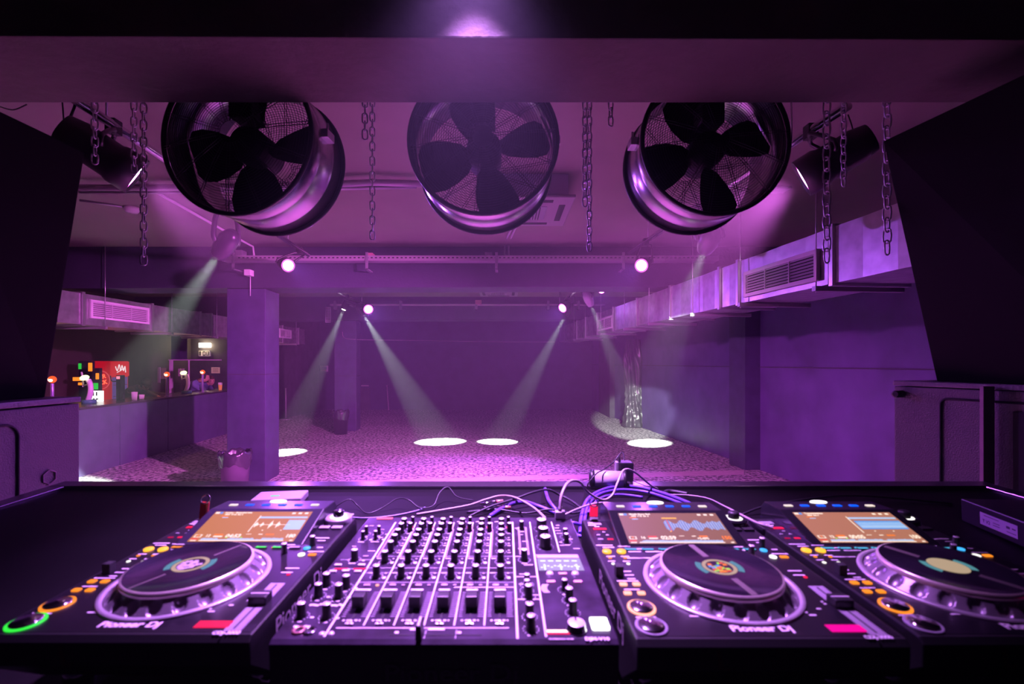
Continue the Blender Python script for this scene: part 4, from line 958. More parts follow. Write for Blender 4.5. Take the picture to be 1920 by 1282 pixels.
cable([(1102, 962, .006), (1124, 935, .008), (1160, 927, .008), (1205, 932, .006)], .0044, M_VCABLE, 'innermost violet cable of the big coil behind the player')
cable([(1247, 927, .01), (1288, 928, .012), (1327, 934, .02), (1357, 948, .06), (1396, 968, .12), (1420, 980, .135), (1450, 990, .132)], .0022, M_WCABLE, 'thin lilac cable trailing over the player right of the mixer')
cable([(1106, 915, .01), (1102, 908, .03), (1118, 888, .062), (1132, 880, .068), (1150, 866, .085), (1163, 850, .11), (1168, 849, .112), (1171, 862, .10)], .0020, M_CABLE, 'thin black wire looping up to the power adapter')
cable([(1188, 905, .006), (1215, 916, .006), (1240, 926, .006), (1255, 921, .006), (1290, 926, .006)], .0075, M_CABLE, 'thick black plug lead lying right of the power adapter')
cable([(1390, 965, .004), (1430, 950, .02), (1496, 938, .03), (1580, 929, .02), (1660, 932, .01), (1785, 944, .004)], .0034, M_CABLE, 'black cable running behind the far right player')
cable([(1040, 975, .01), (1080, 955, .03), (1120, 943, .03), (1160, 944, .01)], .0028, M_WCABLE, 'pale cable between the mixer corner and the next player')
cable([(1058, 985, .004), (1075, 980, .02), (1100, 990, .004), (1092, 1005, .004), (1076, 1000, .004)], .0045, M_VCABLE, 'violet cable curled in the gap beside the mixer')
cable([(875, 960, .004), (930, 955, .01), (985, 962, .006), (1030, 955, .02), (1075, 962, .01), (1104, 952, .006)], .003, M_CABLE, 'black cable lying flat close behind the mixer')
for pts, lab in ((((900, 947, .012), (943, 939, .016)), 'steel cable connector with a copper band behind the mixer'), (((905, 953, .008), (958, 951, .010)), 'lower steel cable connector behind the mixer')):
    A_, B_ = [TW(*PT(*p), p[2]) for p in pts]; b = MB(); D = B_ - A_
    b.cyl((0, 0, 0), D*.7, .007, seg=14); b.m = 1; b.cyl(D*.7, D, .0072, .005, seg=14); tag(b.build('cable_connector', [M_CHROME, mat('copper band', (.6, .3, .2), .4, .5)], None, A_), lab, 'connector')

# ================================================================== SPEAKERS AND SUBS
b = MB(); o = Vector((-1.87, 1.2, .3))
t = thing('subwoofer', 'left grey textured subwoofer cabinet with a hexagon cutout mark', 'speaker', o)
MB().box((-.9, .0, 0), (0, .80, 1.352 - .03), .006).build('cabinet', M_CASE, t)
MB().box((-.9, -.005, 1.352 - .024), (.004, .805, 1.352), .006).build('lid', mat('lid strip', (.17, .15, .17), .4, bump=.3, bscale=100), t)
b = MB(); b.box((.0, -.02, .10), (.003, .60, .112)); 
gx = .0035
def groove(mb, y0, z0, y1, z1, r, w=.009):
    pts = [(gx, y1, z0)]
    pts += [(gx, y1, z1 - r)] + [(gx, y1 - r + r*math.cos(a), z1 - r + r*math.sin(a)) for a in [k*math.pi/12 for k in range(1, 6)]] + [(gx, y1 - r, z1), (gx, y0, z1)]
    mb.tube(pts, w/2, 6, smooth=False)
# door panel groove on the inner side
b = MB(); groove(b, -.02 + .03, .05, .545, 1.352 - .085, .05); b.build('panel_groove', M_BLKM, t)
b = MB(); b.lathe([(.032, 0), (.0325, .004), (.027, .004), (.027, 0)], 6, TT(.001, .665, 1.352 - .32) @ Matrix.Rotation(R(90), 4, 'Y')); b.build('hexagon_mark', mat('hexagon paint', (.19, .15, .17), .6), t)
# right one is turned a little
xa, ya, xb, yb = 1.966, 2.30, 2.11, 1.852
ang = math.atan2(xa - xb, ya - yb)
t = thing('subwoofer', 'right grey textured subwoofer cabinet with a round dark socket', 'speaker', (xb, yb, .3), (0, 0, -ang))
Ls = math.hypot(xa - xb, ya - yb); zs = 1.8 - .0903 - .3
MB().box((0, -.5, 0), (.8, Ls, zs - .028), .006).build('cabinet', M_CASE, t)
MB().box((-.004, -.5, zs - .024), (.8, Ls + .005, zs), .006).build('lid', MATS['lid strip'], t)
b = MB(); gx = -.0035
def groove2(mb, y0, z0, y1, z1, r, w=.010):
    pts = [(gx, y1, z0), (gx, y1, z1 - r)] + [(gx, y1 - r + r*math.cos(a), z1 - r + r*math.sin(a)) for a in [k*math.pi/12 for k in range(1, 6)]] + [(gx, y1 - r, z1), (gx, y0, z1)]
    mb.tube(pts, w/2, 6, smooth=False)
groove2(b, -.45, .05, Ls - .195, zs - .075, .03); b.build('panel_groove', M_BLKM, t)
b = MB(); b.lathe([(.011, .05), (.017, .05), (.018, 0), (.018, 0)], 20, TT(0, Ls - .035, zs - .065) @ Matrix.Rotation(R(-90), 4, 'Y')); b.m = 1; b.lathe([(0, .049), (.011, .049)], 20, TT(0, Ls - .035, zs - .065) @ Matrix.Rotation(R(-90), 4, 'Y'))
b.build('socket', [M_BLACK, M_BLKM], t)
b = MB(); b.box((-.006, -.02, .25), (.0, .03, zs - .11), .003); b.build('handle_recess', M_BLKM, t)
# wooden batten leaning on it
p0 = P(1851, 724, 1.93); b = MB(); b.box((-.024, -.008, -1.0), (.024, .008, 0), .002)
tag(b.build('wooden_batten', mat('dull red-brown wood', (.20, .12, .14), .6, noise=.3, nscale=10, stretch=(1, 1, .1)), None, p0), 'narrow wooden batten standing against the right subwoofer', 'batten')
def speaker(pts, label, out):
    # pts: inner face: top far, top near, bottom far, bottom near
    tf, tn, bf, bn = [Vector(p) for p in pts]; o = Vector((bf.x + out*.3, (bf.y + bn.y)/2, bf.z)); e = Vector((out*.75, 0, 0)); e2 = Vector((out*.75, -.04, 0))
    t = thing('main_speaker', label, 'speaker', o)
    q_ = [bn, bf, bf + e, bn + e, tn, tf, tf + e, tn + e]
    if out < 0: q_ = [bf, bn, bn + e, bf + e, tf, tn, tn + e, tf + e]
    MB().hexa([p - o for p in q_], .006).build('cabinet', mat('black speaker paint', (.003, .0025, .004), .7, spec=.06), t)
    # front grille towards the hall
    n = Vector((0, .012, 0)); f = [bf + Vector((out*.03, .004, .03)), bf + e + Vector((-out*.03, .004, .03)), tf + e + Vector((-out*.03, .004, -.03)), tf + Vector((out*.03, .004, -.03))]
    MB().hexa([p - o for p in (f[0], f[1], f[1] + n, f[0] + n, f[3], f[2], f[2] + n, f[3] + n)]).build('front_grille', M_BLKM, t)
    c_ = (tf + tn + bf + bn)/4; b = MB(); b.sphere(Vector((tf.x*.8 + bf.x*.2 - out*.0, tf.y - .10, tf.z - .08)) - o, .006, u=10, v=6); b.build('bolt', M_GREYP, t)
    return t
zL, zR = 1.652, 1.8 - .0903
speaker(((-1.568, 1.70, 2.587), (-1.615, 1.25, 2.60), (-1.97, 1.95, zL), (-1.97, 1.35, zL)), 'big black main speaker on the left subwoofer', -1)
speaker(((1.6185, 1.95, 2.749), (1.77, 1.35, 2.765), (2.105, 2.22, zR), (2.16, 1.55, zR)), 'big black main speaker on the right subwoofer', 1)

# ================================================================== BINS AND WRAPPED PIPE
def bin_(loc, r, h, label, m):
    t = thing('waste_bin', label, 'bin', loc); b = MB(); b.lathe([(0, .004), (r*.82, .004), (r*.82, 0), (r*.86, 0), (r, h*.98), (r*1.02, h), (r*.95, h), (r*.8, .02), (0, .02)], 36); b.build('bucket', m, t)
    b = MB(); seg = 72; rows = []; rnd = random.Random(int(r*1000))
    ph = [rnd.uniform(0, 6.28) for _ in range(9)]
    prof = [(.80, h*.75), (.93, h*1.0), (1.0, h*1.06), (1.10, h*1.05), (1.14, h*.97), (1.10, h*.86), (1.07, h*.76), (1.05, h*.68)]
    for j, (rr, z) in enumerate(prof):
        row = []
        for i in range(seg):
            a = 2*math.pi*i/seg
            w_ = .018*math.sin(9*a + ph[j % 5]) + .014*math.sin(17*a + ph[(j*2) % 9]) + .02*math.sin(4*a + ph[3]) + rnd.uniform(-.008, .008)
            zz = z + h*(.028*math.sin(5*a + ph[4] + j*.4) + .02*math.sin(11*a + ph[6])) + (h*.06*math.sin(3*a + ph[7]) if j == len(prof) - 1 else 0)
            row.append(b.bm.verts.new(((rr + w_)*r*math.cos(a), (rr + w_)*r*math.sin(a), zz)))
        rows.append(row)
    for A_, B_ in zip(rows, rows[1:]):
        for i in range(seg): f = b.bm.faces.new((A_[i], A_[(i+1) % seg], B_[(i+1) % seg], B_[i])); f.smooth = True
    b.build('bin_liner', mat('black bin liner', (.035, .03, .045), .22), t)
    return t
c = P(441, 900, 6.45); bin_((c.x, 6.45, 0), .19, .52, 'dark metal waste bin with a black liner in front of the near pillar', mat('dark bin metal', (.20, .15, .23), .35, .5))
c = F(642, 812); bin_((c.x, c.y - .1, 0), .18, .56, 'black waste bin with a shiny liner at the far pillar foot', M_BLACK)
# black plastic sheet hanging down the far right corner
b = MB(); rows = []; rnd = random.Random(4)
y_ = 12.75; top = 2.45
for j in range(40):
    f = j/39; z = top - f*(top - .02); row = []
    cx_ = (1187 + 4*f - 947)/FPX*y_; hw = (.17 + .15*f + .05*math.sin(f*7))
    for i in range(48):
        a = 2*math.pi*i/48; fo = .035*math.sin(6*a + 5*f) + .025*math.sin(11*a - 9*f + math.sin(f*12)) + .02*math.sin(23*f*3 + 3*a)*(f > .55)
        row.append(b.bm.verts.new((cx_ + (hw + fo)*math.cos(a), y_ + (hw*.6 + fo)*math.sin(a), z)))
    rows.append(row)
for A_, B_ in zip(rows, rows[1:]):
    for i in range(48): fc = b.bm.faces.new((A_[i], A_[(i+1) % 48], B_[(i+1) % 48], B_[i])); fc.smooth = True
for v in b.bm.verts: v.co -= Vector((3.58, y_, 0))
tag(b.build('plastic_sheet', mat('black plastic sheet', (.05, .05, .055), .28), None, (3.58, y_, 0)), 'black plastic sheet hanging in folds at the far end of the right wall', 'plastic sheet')
# stanchion, notice, pole at the back
c = F(536, 786); t = thing('barrier_post', 'thin dark barrier post standing right behind the near pillar', 'post', (c.x, c.y, 0)); MB().lathe([(0, .0), (.17, .0), (.16, .02), (0, .03)], 24).build('foot_plate', M_GREYP, t); MB().cyl((0, 0, .02), (0, 0, 1.0), .022, seg=12).build('post', M_GREYP, t)
c = P(608, 691, 14.47); b = MB(); b.box((-.14, -.012, -.1), (.14, 0, .1)); b.m = 1; b.box((-.10, -.013, .01), (.10, -.012, .04)); b.m = 2; b.box((-.09, -.013, -.07), (.09, -.012, -.05)) 
c = P(608, 691, 17.5); b = MB()
b.box((-.15, -.012, -.11), (.15, 0, .11)); b.m = 1; b.box((-.10, -.0135, .0), (.10, -.012, .05)); b.m = 2; b.box((-.09, -.0135, -.075), (.09, -.012, -.05))
tag(b.build('notice_sheet', [mat('notice paper', (.8, .76, .8), .6), mat('notice blue ink', (.15, .15, .4), .6), mat('notice red ink', (.6, .1, .2), .6)], None, c), 'small white notice on the dark wall left of the far pillar', 'notice')
p0, p1 = P(724, 722, 17.3), P(728, 771, 17.3); run('leaning_pole', [(p1.x, 17.35, 0.0), (p0.x, 17.42, p0.z)], .02, MATS['pale rail'], 'thin pale pole leaning on the back wall', 'pole')
c = P(685, 723, 17.45); tag(MB().box((-.16, -.02, -.02), (.13, .05, .02), .004).build('door_bar', MATS['pale rail'], None, c), 'short pale bar on the back wall right of the far pillar', 'bar')
MB().box((P(672, 770, 17.5).x, 17.47, 0), (P(694, 770, 17.5).x, 17.5, P(690, 727, 17.5).z), .003).build('door_1', M_WALLD)['kind'] = 'structure'

# ================================================================== THE BAR
t = thing('bar_counter', 'long dark bar counter with a violet lit front', 'bar counter', (HX(-6.05, 5.2), 5.2, 0)); o = Vector(t.location)
def bq(xa, xb, y0, y1, z0, z1): return [Vector(p) - o for p in ((HX(xa, y0), y0, z0), (HX(xb, y0), y0, z0), (HX(xb, y1), y1, z0), (HX(xa, y1), y1, z0), (HX(xa, y0), y0, z1), (HX(xb, y0), y0, z1), (HX(xb, y1), y1, z1), (HX(xa, y1), y1, z1))]
def yb(px): return 6.05*FPX/(870 - px)
ys = [5.2, yb(224.5), yb(313.5), 12.2]
for i in range(3):
    MB().hexa(bq(-6.10 + .012*i, -6.05 + .012*i, ys[i] + .003, ys[i+1] - .003, 0, 1.06), .002).build('front_panel', mat('bar front paint', (.10, .085, .18), .45, noise=.15, nscale=4, bump=.08, bscale=20), t)
MB().hexa(bq(-6.75, -6.13, 5.2, 12.2, 0.0, 1.05)).build('carcass', M_BLKM, t)
MB().hexa(bq(-6.80, -6.0, 5.2, 12.25, 1.062, 1.10), .004).build('worktop', mat('dark bar top', (.06, .045, .06), .25), t)
def bar_at(px, yw=None, back=.35): # on the worktop at a column of the photo
    X = -6.05 - back; y = X*FPX/(px - 870); return HX(X, y), y, 1.1
def lamp_post(px, label, h=.36):
    x, y, z = bar_at(px, back=.12); t = thing('bar_lamp', label, 'lamp', (x, y, z)); MB().lathe([(.045, 0), (.045, .01), (.022, .02), (.022, h - .09)], 16).build('post', mat('violet post', (.32, .24, .5), .35, .4), t)
    b = MB(); b.sphere((0, 0, h - .03), .05, (1, 1, 1.05), 18, 12); b.build('lamp_shade', emat('orange glass shade', (1, .10, .015), 1.3), t)
    b = MB(); b.sphere((.008, -.032, h - .04), .030, (1, .8, .8), 14, 8); b.build('bulb', emat('hot bulb', (1, .8, .5), 5), t)
    l = bpy.data.lights.new('bulb_light', 'POINT'); l.energy = 4; l.color = (1, .36, .25); l.shadow_soft_size = .04; lo = bpy.data.objects.new('bulb_light', l); COL.objects.link(lo); lo.parent = t; lo.location = (-.09, 0, h - .03); return t
lamp_post(98, 'orange globe lamp on a post behind the left subwoofer', .48); lamp_post(313, 'orange globe lamp on a post in the middle of the bar', .49); lamp_post(380, 'orange globe lamp on a post at the far end of the bar', .51)
def tap(px, label, h=.44, back=.3):
    x, y, z = bar_at(px, back=back); t = thing('beer_tap', label, 'beer tap', (x, y, z), (0, 0, R(-20)))
    MB().lathe([(0, 0), (.10, 0), (.10, .06), (0, .06)], 24).build('tap_base', mat('teal tap base', (.06, .22, .25), .4), t)
    pts = [(-.03, 0, .05), (.02, 0, .14), (.045, 0, .24), (.03, 0, .33), (-.02, 0, h - .04)]
    MB().tube(pts, [.055, .04, .035, .04, .055] if False else .04, 14).build('tap_column', mat('lilac tap column', (.75, .62, .78), .3), t)
    b = MB(); b.lathe([(0, .015), (.062, .01), (.066, 0), (.0, -.01)], 24, TT(-.03, -.05, h) @ Matrix.Rotation(R(35), 4, 'X') @ Matrix.Rotation(R(25), 4, 'Y')); b.build('lit_badge', emat('lit tap badge', (.8, 1, .45), 2.2), t)
    b = MB(); b.tube([(-.16, 0, h - .16), (-.18, 0, h - .02), (-.21, 0, h + .10)], .014, 8); b.cyl((-.16, 0, h - .14), (-.05, 0, h - .12), .012, seg=8); b.build('tap_handle', mat('lilac tap column', (.75, .62, .78), .3), t); return t
tap(167, 'curved white beer tap with a lit badge at the near end of the bar', .44, .45); tap(350, 'curved white beer tap with a lit badge beside the hatch frame', .47, .3)
x, y, z = bar_at(226, back=.35); t = thing('tap_tower', 'dark slim tap tower in front of the red fridge', 'beer tap', (x, y, z)); MB().box((-.045, -.05, 0), (.045, .05, .47), .01).build('tower', M_BLKG, t); MB().box((-.03, -.055, .40), (.03, -.05, .45)).build('badge', emat('pink badge', (1, .2, .3), 1.5), t); MB().tube([(-.04, 0, .36), (-.16, 0, .36), (-.17, -.02, .46)], .010, 8).build('tap_handle', M_BLACK, t)
x, y, z = bar_at(182, back=.62); b = MB(); b.box((-.10, 0, 0), (.08, .05, .19), .004); b.m = 1
for k in range(2): b.box((-.08 + .06*k, -.002, .10), (-.055 + .06*k, 0, .17))
b.box((-.08, -.002, .03), (-.04, 0, .055)); b.box((-.02, -.002, .03), (.02, 0, .055)); tag(b.build('light_box_sign', [emat('white light box', (1, .97, .92), 2.2), M_BLKM], None, (x, y, z)), 'small bright white light box sign on the bar', 'sign')
for (px, dx_, w_, h_, lab) in ((252, 0, .05, .15, 'taller white cup on the bar before the leaning man'), (256, .09, .045, .09, 'shorter white cup on the bar before the leaning man')):
    x, y, z = bar_at(px, back=.16); tag(MB().lathe([(0, .004), (w_*.8, .004), (w_*.78, 0), (w_, h_), (w_*.93, h_), (w_*.7, .01)], 20).build('paper_cup', M_WHITE, None, (x + dx_*.3, y + dx_, z)), lab, 'cup')
x, y, z = bar_at(413, back=.25); t = thing('drink_glass', 'glass of amber drink at the far end of the bar', 'glass', (x, y, z)); MB().lathe([(.035, 0), (.045, .13)], 20).build('amber_drink', mat('amber drink', (.75, .28, .08), .2, em=.3), t); MB().lathe([(.045, .13), (.048, .19), (.044, .19)], 20).build('foam', M_WHITE, t)
# back bar: fridges, neon, sign
def wl(px, off=0): X = -8.62 + off; y = X*FPX/(px - 870); return HX(X, y), y
M_RED = mat('red fridge panel', (.62, .008, .012), .35, em=.10)
FY = 10.0; xs, xc = P(170, 0, FY).x, P(208, 0, FY).x; FW = -xc*FPX/(947 - 242) - FY; FH = 1.838
t = thing('drinks_fridge', 'tall red drinks fridge with a ring logo and glass door behind the bar', 'fridge', (xs, FY, 0)); D = xc - xs
MB().box((0, 0, 0), (D - .02, FW, FH), .008).build('cabinet', mat('glowing red side', (.42, .006, .01), .35, em=.28, emcol=(1, .01, .015)), t)
b = MB(); b.torus(.20, .010, 56, 8, TT(D*.5, -.006, 1.42) @ Matrix.Rotation(R(90), 4, 'X')); b.build('side_ring', emat('dull red ring', (1, .10, .12), .6), t)
b = MB(); b.text('ER', .125, TT(D*.60, -.006, 1.495) @ Matrix.Rotation(R(90), 4, 'X') @ Matrix.Rotation(R(10), 4, 'Z'), 'CENTER', .003); b.text('CK', .125, TT(D*.63, -.006, 1.365) @ Matrix.Rotation(R(90), 4, 'X') @ Matrix.Rotation(R(10), 4, 'Z'), 'CENTER', .003); b.build('side_letters', emat('red neon', (1, .09, .04), 2.5), t)
MB().box((D - .02, .0, FH - .34), (D + .005, FW, FH - .01), .006).build('header', emat('lit red header', (.75, .01, .02), .7), t)
b = MB(); X_ = D + .009; b.tube([(X_, FW*f, z) for f, z in ((.22, 1.72), (.32, 1.62), (.42, 1.76), (.50, 1.62), (.58, 1.74), (.66, 1.62), (.74, 1.72), (.78, 1.58))], .009, 6); b.tube([(X_, FW*.3, 1.58), (X_, FW*.72, 1.68)], .007, 6); b.build('script_mark', emat('white script', (1, .8, .85), .9), t)
MB().box((D - .02, .05, .10), (D, FW - .04, FH - .36), .004).build('glass_door', mat('violet lit glass door', (.20, .10, .34), .1, em=.22, emcol=(.35, .18, .8)), t)
b = MB()
for k in range(5): b.box((D, .06, .3 + .25*k), (D + .004, FW - .05, .312 + .25*k))
b.build('shelf_edge', mat('red shelf edge', (.4, .05, .08), .4), t)
# lit bottle rack in front of the fridge
RY = 9.55
def rp(px, py): return P(px, py, RY)
o = Vector((rp(138, 0).x, RY, 0)); t = thing('lit_bottle_rack', 'dark bottle rack with orange and green lights at the near end of the bar', 'rack', o)
MB().box((rp(145, 0).x - o.x, .03, 0), (rp(184, 0).x - o.x, .10, rp(0, 690).z), .004).box((rp(145, 0).x - o.x, .03, 0), (rp(170, 0).x - o.x, .10, rp(0, 677).z), .004).build('back_board', M_BLKM, t)
for (a, b0, c_, d_, m_) in ((136, 707, 156, 714, 'orange'), (146, 717, 155, 722, 'orange'), (165, 680, 171, 696, 'orange'), (179, 699.5, 183.5, 711, 'orange'), (173, 718, 182, 730, 'green'), (146.5, 681, 150.5, 692, 'green')):
    p_, q_ = rp(a, d_) - o, rp(c_, b0) - o; MB().box((p_.x, 0, p_.z), (q_.x, .03, q_.z), .006).build('light_bar', LED[m_] if m_ == 'orange' else emat('dim green glow', (.02, .6, .05), .9), t)
# far end: column, hatch frame, emergency light, exit sign, notices
c = P(329, 660, 12.6); hw = 8/FPX*12.6
struct('wall_stub', MB().box((c.x - hw, 12.6, P(329, 676, 12.6).z), (c.x + hw, 12.9, ZC)), M_PILL)
t = thing('hatch_frame', 'pale frame of a serving hatch at the far end of the bar', 'frame', P(321, 742, 12.45)); o = Vector(t.location)
def HF(px, py): return P(px, py, 12.45) - o
mf = mat('lilac frame paint', (.72, .55, .75), .4)
MB().box((HF(318.5, 740).x, -.03, -o.z), (HF(323.5, 740).x, .03, HF(0, 674.5).z), .003).build('upright', mf, t)
MB().box((HF(353.5, 740).x, -.02, -o.z), (HF(355, 740).x, .02, HF(0, 674.5).z), .002).build('upright', mf, t)
MB().box((HF(317, 740).x, -.03, HF(0, 675.5).z), (HF(414, 740).x, .03, HF(0, 673.8).z), .002).build('top_rail', mf, t)
c = P(382, 647, 14.35); b = MB(); tag(MB().box((-.16, 0, -.07), (.16, .12, .07), .01).build('emergency_light', emat('warm emergency light', (1, .80, .5), 18), None, c), 'bright warm emergency light above the exit sign', 'lamp')
pl = bpy.data.lights.new('emergency_glow', 'POINT'); pl.energy = 7; pl.color = (1, .75, .45); pl.shadow_soft_size = .1; po = bpy.data.objects.new('emergency_glow', pl); COL.objects.link(po); po.location = c + Vector((0, -.15, 0))
c = P(383.5, 662.5, 14.42); b = MB(); b.box((-.17, -.02, -.085), (.17, .05, .085), .004); b.m = 1; b.box((-.155, -.022, -.07), (-.10, -.02, .07)); b.box((-.045, -.022, -.075), (.045, -.02, .075)); b.box((.06, -.022, -.07), (.155, -.02, .07)); b.m = 0
b.box((-.012, -.024, -.04), (.012, -.022, .04)); b.poly([(-.03, -.0242, .0), (.03, -.0242, 0), (0, -.0242, -.045)][::-1]); b.sphere((.10, -.023, .045), .012, (1, .2, 1), 10, 6); b.tube([(.10, -.023, .035), (.105, -.023, -.005), (.085, -.023, -.05)], .008, 5); b.tube([(.105, -.023, 0), (.13, -.023, -.05)], .007, 5); b.tube([(.08, -.023, .02), (.13, -.023, .03)], .006, 5)
tag(b.build('exit_sign', [mat('exit sign white', (.75, .7, .68), .5, em=.15), mat('exit sign dark', (.05, .06, .05), .5)], None, c), 'exit sign with a running figure and down arrow', 'sign')
def sheet(px, py, w, h, m, label, name='notice_sheet'):
    c = P(px, py, 14.5); b = MB(); b.box((-w/2, -.012, -h/2), (w/2, 0, h/2)); b.m = 1
    for k in range(3): b.box((-w*.33, -.0135, h*(.22 - .25*k)), (w*.33, -.012, h*(.30 - .25*k)))
    tag(b.build(name, [m, mat('brown ink', (.25, .15, .1), .6)], None, c), label, 'notice')
sheet(404.5, 694, .27, .19, mat('yellowed notice', (.72, .60, .40), .6, em=.08), 'yellowed notice on the dark wall beyond the bar')
c = P(298, 703, 12.0); tag(MB().box((-.035, -.01, -.21), (.035, .01, .21), .003).build('menu_board', mat('lilac board', (.62, .5, .75), .4), None, c), 'narrow lilac board standing on the far bar', 'board')
c = P(307, 700, 12.4); tag(MB().box((-.08, -.01, -.15), (.07, .01, .15), .003).build('menu_board', mat('dull khaki board', (.22, .19, .13), .6), None, c), 'dull khaki board behind the lilac one', 'board')
c = P(340, 698, 11.9); tag(MB().box((-.07, -.02, -.10), (.07, .02, .10), .003).build('small_screen', mat('grey-pink screen', (.45, .36, .42), .4), None, c), 'small grey-pink panel behind the far beer tap', 'panel')

# ================================================================== PEOPLE
M_SKIN = mat('skin', (.60, .33, .27), .5); M_HAIR = mat('dark hair', (.03, .022, .02), .7)
def limb_mesh(name, joints, edges, root, m, parent, sub=2):
    me = bpy.data.meshes.new(name); me.from_pydata([j[0] for j in joints], edges, []); o = bpy.data.objects.new(name, me); COL.objects.link(o)
    o.modifiers.new('skin', 'SKIN').use_smooth_shade = True
    lay = me.skin_vertices[0] if me.skin_vertices else None
    if lay is None:
        bmm = bmesh.new(); bmm.from_mesh(me); bmm.verts.layers.skin.verify(); bmm.to_mesh(me); bmm.free(); lay = me.skin_vertices[0]
    for i, j in enumerate(joints):
        r = j[1] if isinstance(j[1], tuple) else (j[1], j[1]); lay.data[i].radius = r; lay.data[i].use_root = (i == root)
    s = o.modifiers.new('sub', 'SUBSURF'); s.levels = sub; s.render_levels = sub
    dg = bpy.context.evaluated_depsgraph_get(); dg.update(); nm = bpy.data.meshes.new_from_object(o.evaluated_get(dg)); bpy.data.objects.remove(o)
    nm.materials.clear(); nm.materials.append(m)
    for f in nm.polygons: f.use_smooth = True
    r = bpy.data.objects.new(name, nm); COL.objects.link(r); r.parent = parent; return r
def head(t, c, face, hair_m, cap=None, hair_long=False):
    # c: head centre, face: unit direction of the nose
    f = Vector(face).normalized(); q = f.to_track_quat('Y', 'Z').to_matrix().to_4x4(); M_ = Matrix.Translation(c) @ q
    b = MB(); g = bmesh.ops.create_uvsphere(b.bm, u_segments=24, v_segments=18, radius=1)
    for v in g['verts']:
        x, y, z = v.co
        jaw = 1 - .28*max(0, -z)**1.2
        v.co = Vector((x*.074*jaw, y*.096*(1 - .10*max(0, -z)) + (.012 if z < -.3 and y > 0 else 0), z*.118))
        if y > .5 and -.45 < z < .28: v.co.y += .012*max(0, 1 - abs(x)*4)*(1 - abs(z + .12)*2)
    for fc in b.bm.faces: fc.smooth = True
    b.sphere((0, .101, -.018), .014, (.8, 1.1, 1.3), 10, 8)
    for s in (-1, 1): b.sphere((s*.074, -.004, -.008), .020, (.35, .7, 1.2), 10, 8)
    b.m = 1
    for s in (-1, 1): b.sphere((s*.028, .083, .012), .011, (1.1, .5, .6), 8, 6); b.sphere((s*.029, .088, .032), .014, (1.2, .35, .28), 8, 6)
    b.m = 2; b.sphere((0, .090, -.058), .020, (1.1, .4, .28), 10, 6)
    bmesh.ops.transform(b.bm, matrix=M_, verts=b.bm.verts)
    ho = b.build('head', [M_SKIN, M_HAIR, mat('lips', (.45, .16, .15), .5)], t)
    b = MB(); g = bmesh.ops.create_uvsphere(b.bm, u_segments=24, v_segments=18, radius=1)
    for v in g['verts']:
        x, y, z = v.co; k = 1.12
        if y > .35 and z < .45: k = .6
        if z < -.35: k = .85 if not hair_long else 1.08
        v.co = Vector((x*.076*k, y*.100*k - .008, z*.122*k + .008))
    for fc in b.bm.faces: fc.smooth = True
    bmesh.ops.transform(b.bm, matrix=M_, verts=b.bm.verts); b.build('hair', hair_m, t)
    if cap:
        b = MB(); b.lathe([(.0, .148), (.05, .142), (.085, .112), (.096, .07), (.098, .035), (.092, .035)], 28); b.hexa([(-.06, .075, .036), (.06, .075, .036), (.05, .165, .022), (-.05, .165, .022), (-.06, .075, .044), (.06, .075, .044), (.05, .165, .028), (-.05, .165, .028)], .003)
        bmesh.ops.transform(b.bm, matrix=M_, verts=b.bm.verts); b.build('cap', cap, t)
def hand(t, wrist, dirv, m=None):
    # palm, four fingers and a thumb as one skinned mesh
    d = Vector(dirv).normalized(); up = Vector((0, 0, 1)); s = d.cross(up).normalized(); w_ = Vector(wrist)
    J = [(w_, .024), (w_ + d*.05, (.036, .016))]; E = [(0, 1)]
    for k, (o_, l_) in enumerate(((-.030, .066), (-.010, .078), (.010, .074), (.030, .058))):
        b0 = w_ + d*.085 + s*o_; b1 = b0 + d*l_*.5 + Vector((0, 0, .004)); b2 = b0 + d*l_*.95 - Vector((0, 0, .012)); i = len(J)
        J += [(b0, .0105), (b1, .009), (b2, .0075)]; E += [(1, i), (i, i+1), (i+1, i+2)]
    i = len(J); J += [(w_ + d*.03 - s*.035, .011), (w_ + d*.07 - s*.06, .0095), (w_ + d*.10 - s*.066, .008)]; E += [(1, i), (i, i+1), (i+1, i+2)]
    return limb_mesh('hand', J, E, 1, M_SKIN, t, 1)
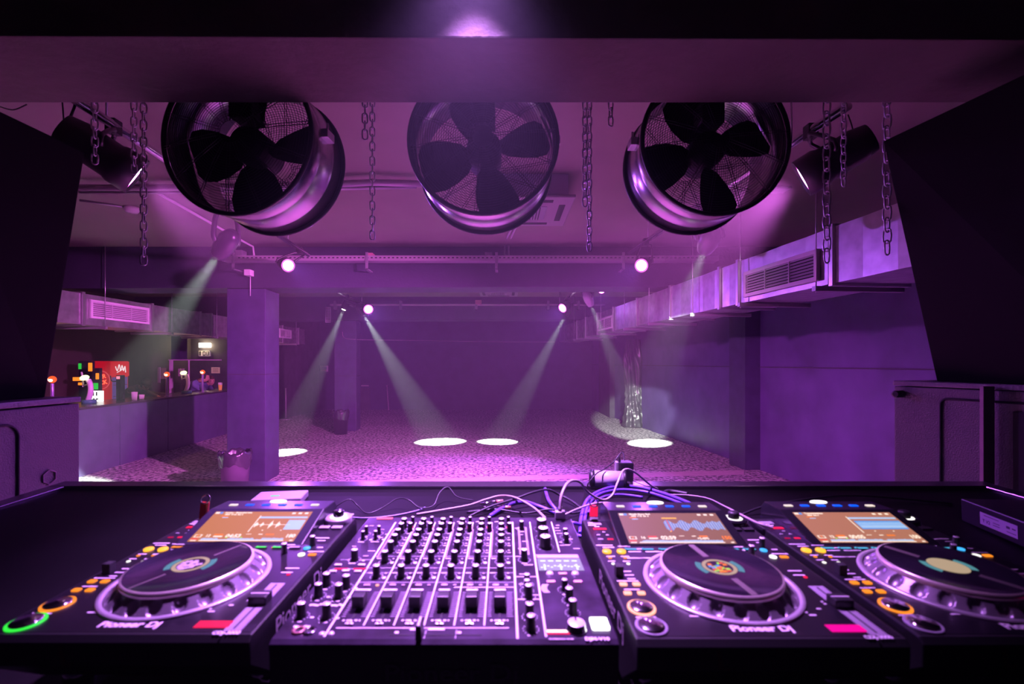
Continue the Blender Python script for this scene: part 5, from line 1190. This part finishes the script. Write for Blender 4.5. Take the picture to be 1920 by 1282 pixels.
def person(label, base, lean, facing, shirt, trousers, hand_l, hand_r, headp, face, capm=None, hairm=None, long=False):
    # everything in room coordinates relative to the feet
    t = thing('person', label, 'person', base); o = Vector(base); L = lambda p: Vector(p) - o
    f = Vector((facing[0], facing[1], 0)).normalized(); s = Vector((f.y, -f.x, 0))
    hip = Vector((0, 0, .93)) - f*.05; ch = L(lean); hd = L(headp); neck = ch + (hd - ch)*.45
    sl, sr = ch + s*-.17 + Vector((0, 0, -.01)), ch + s*.17 + Vector((0, 0, -.01)); hl, hr = L(hand_l), L(hand_r)
    def elbow(a, b_, sg): m_ = (a + b_)*.5; return m_ + s*sg*.09 - Vector((0, 0, .05)) if (a - b_).length < .56 else m_ - Vector((0, 0, .03))
    el, er = elbow(sl, hl, -1), elbow(sr, hr, 1)
    J = [(hip, (.17, .12)), (hip.lerp(ch, .35), (.16, .115)), (hip.lerp(ch, .7), (.18, .125)), (ch, (.15, .10)), (neck, .062), (sl, .078), (el, .055), (hl, .036), (sr, .078), (er, .055), (hr, .036)]
    E = [(0, 1), (1, 2), (2, 3), (3, 4), (3, 5), (5, 6), (6, 7), (3, 8), (8, 9), (9, 10)]
    limb_mesh('jacket', J, E, 0, shirt, t)
    a, b_ = hip + s*-.09, hip + s*.09
    J = [(hip, .13), (a + Vector((0, 0, -.1)), .095), (Vector((a.x, a.y, .48)), .066), (Vector((a.x, a.y, .10)) , .045), (Vector((a.x, a.y, .045)) + f*.14, .042), (b_ + Vector((0, 0, -.1)), .095), (Vector((b_.x, b_.y, .48)), .066), (Vector((b_.x, b_.y, .10)), .045), (Vector((b_.x, b_.y, .045)) + f*.14, .042)]
    limb_mesh('trousers', J, [(0, 1), (1, 2), (2, 3), (3, 4), (0, 5), (5, 6), (6, 7), (7, 8)], 0, trousers, t)
    MB().cyl(neck - (hd - ch)*.12, hd - Vector((0, 0, .05)), .052, .048, seg=16).build('neck', M_SKIN, t)
    head(t, hd, face, hairm or M_HAIR, capm, long)
    hand(t, hl, (hl - el)); hand(t, hr, (hr - er)); return t
M_HOOD = mat('grey-green hooded top', (.13, .135, .14), .8); M_DENIM = mat('blue jacket', (.16, .18, .38), .75); M_TROU = mat('dark trousers', (.03, .03, .045), .8); M_BLUE = mat('dark blue top', (.13, .14, .30), .75)
# man leaning over the counter
mb = Vector((P(240, 740, 9.8).x, 9.8, 0))
person('person in a dark cap and grey hooded top leaning over the bar on both forearms', (mb.x, 9.75, 0), P(253, 727, 9.75), (1, .15, 0), M_HOOD, M_TROU, P(296, 743, 9.55), P(320, 740, 10.6), P(273, 722, 9.7), (.72, -.5, -.42), mat('dark green-black cap', (.03, .04, .04), .7))
person('person in a blue jacket bent over the far bar with the face turned away', (P(352, 740, 11.7).x, 11.75, 0), P(366, 717, 11.6), (1, .1, 0), M_DENIM, M_TROU, P(389, 739, 11.3), P(396, 738, 11.9), P(384, 707, 11.6), (1, .7, -.3))
person('person with a pale face reaching for a drink at the far bar', (P(380, 740, 12.1).x - .35, 12.15, 0), P(385, 722, 12.1), (1, -.1, 0), M_BLUE, M_TROU, P(406, 738, 11.9), P(404, 739, 12.2), P(396, 714, 12.1), (.75, -.65, -.25), None, mat('brown hair', (.10, .05, .035), .7))
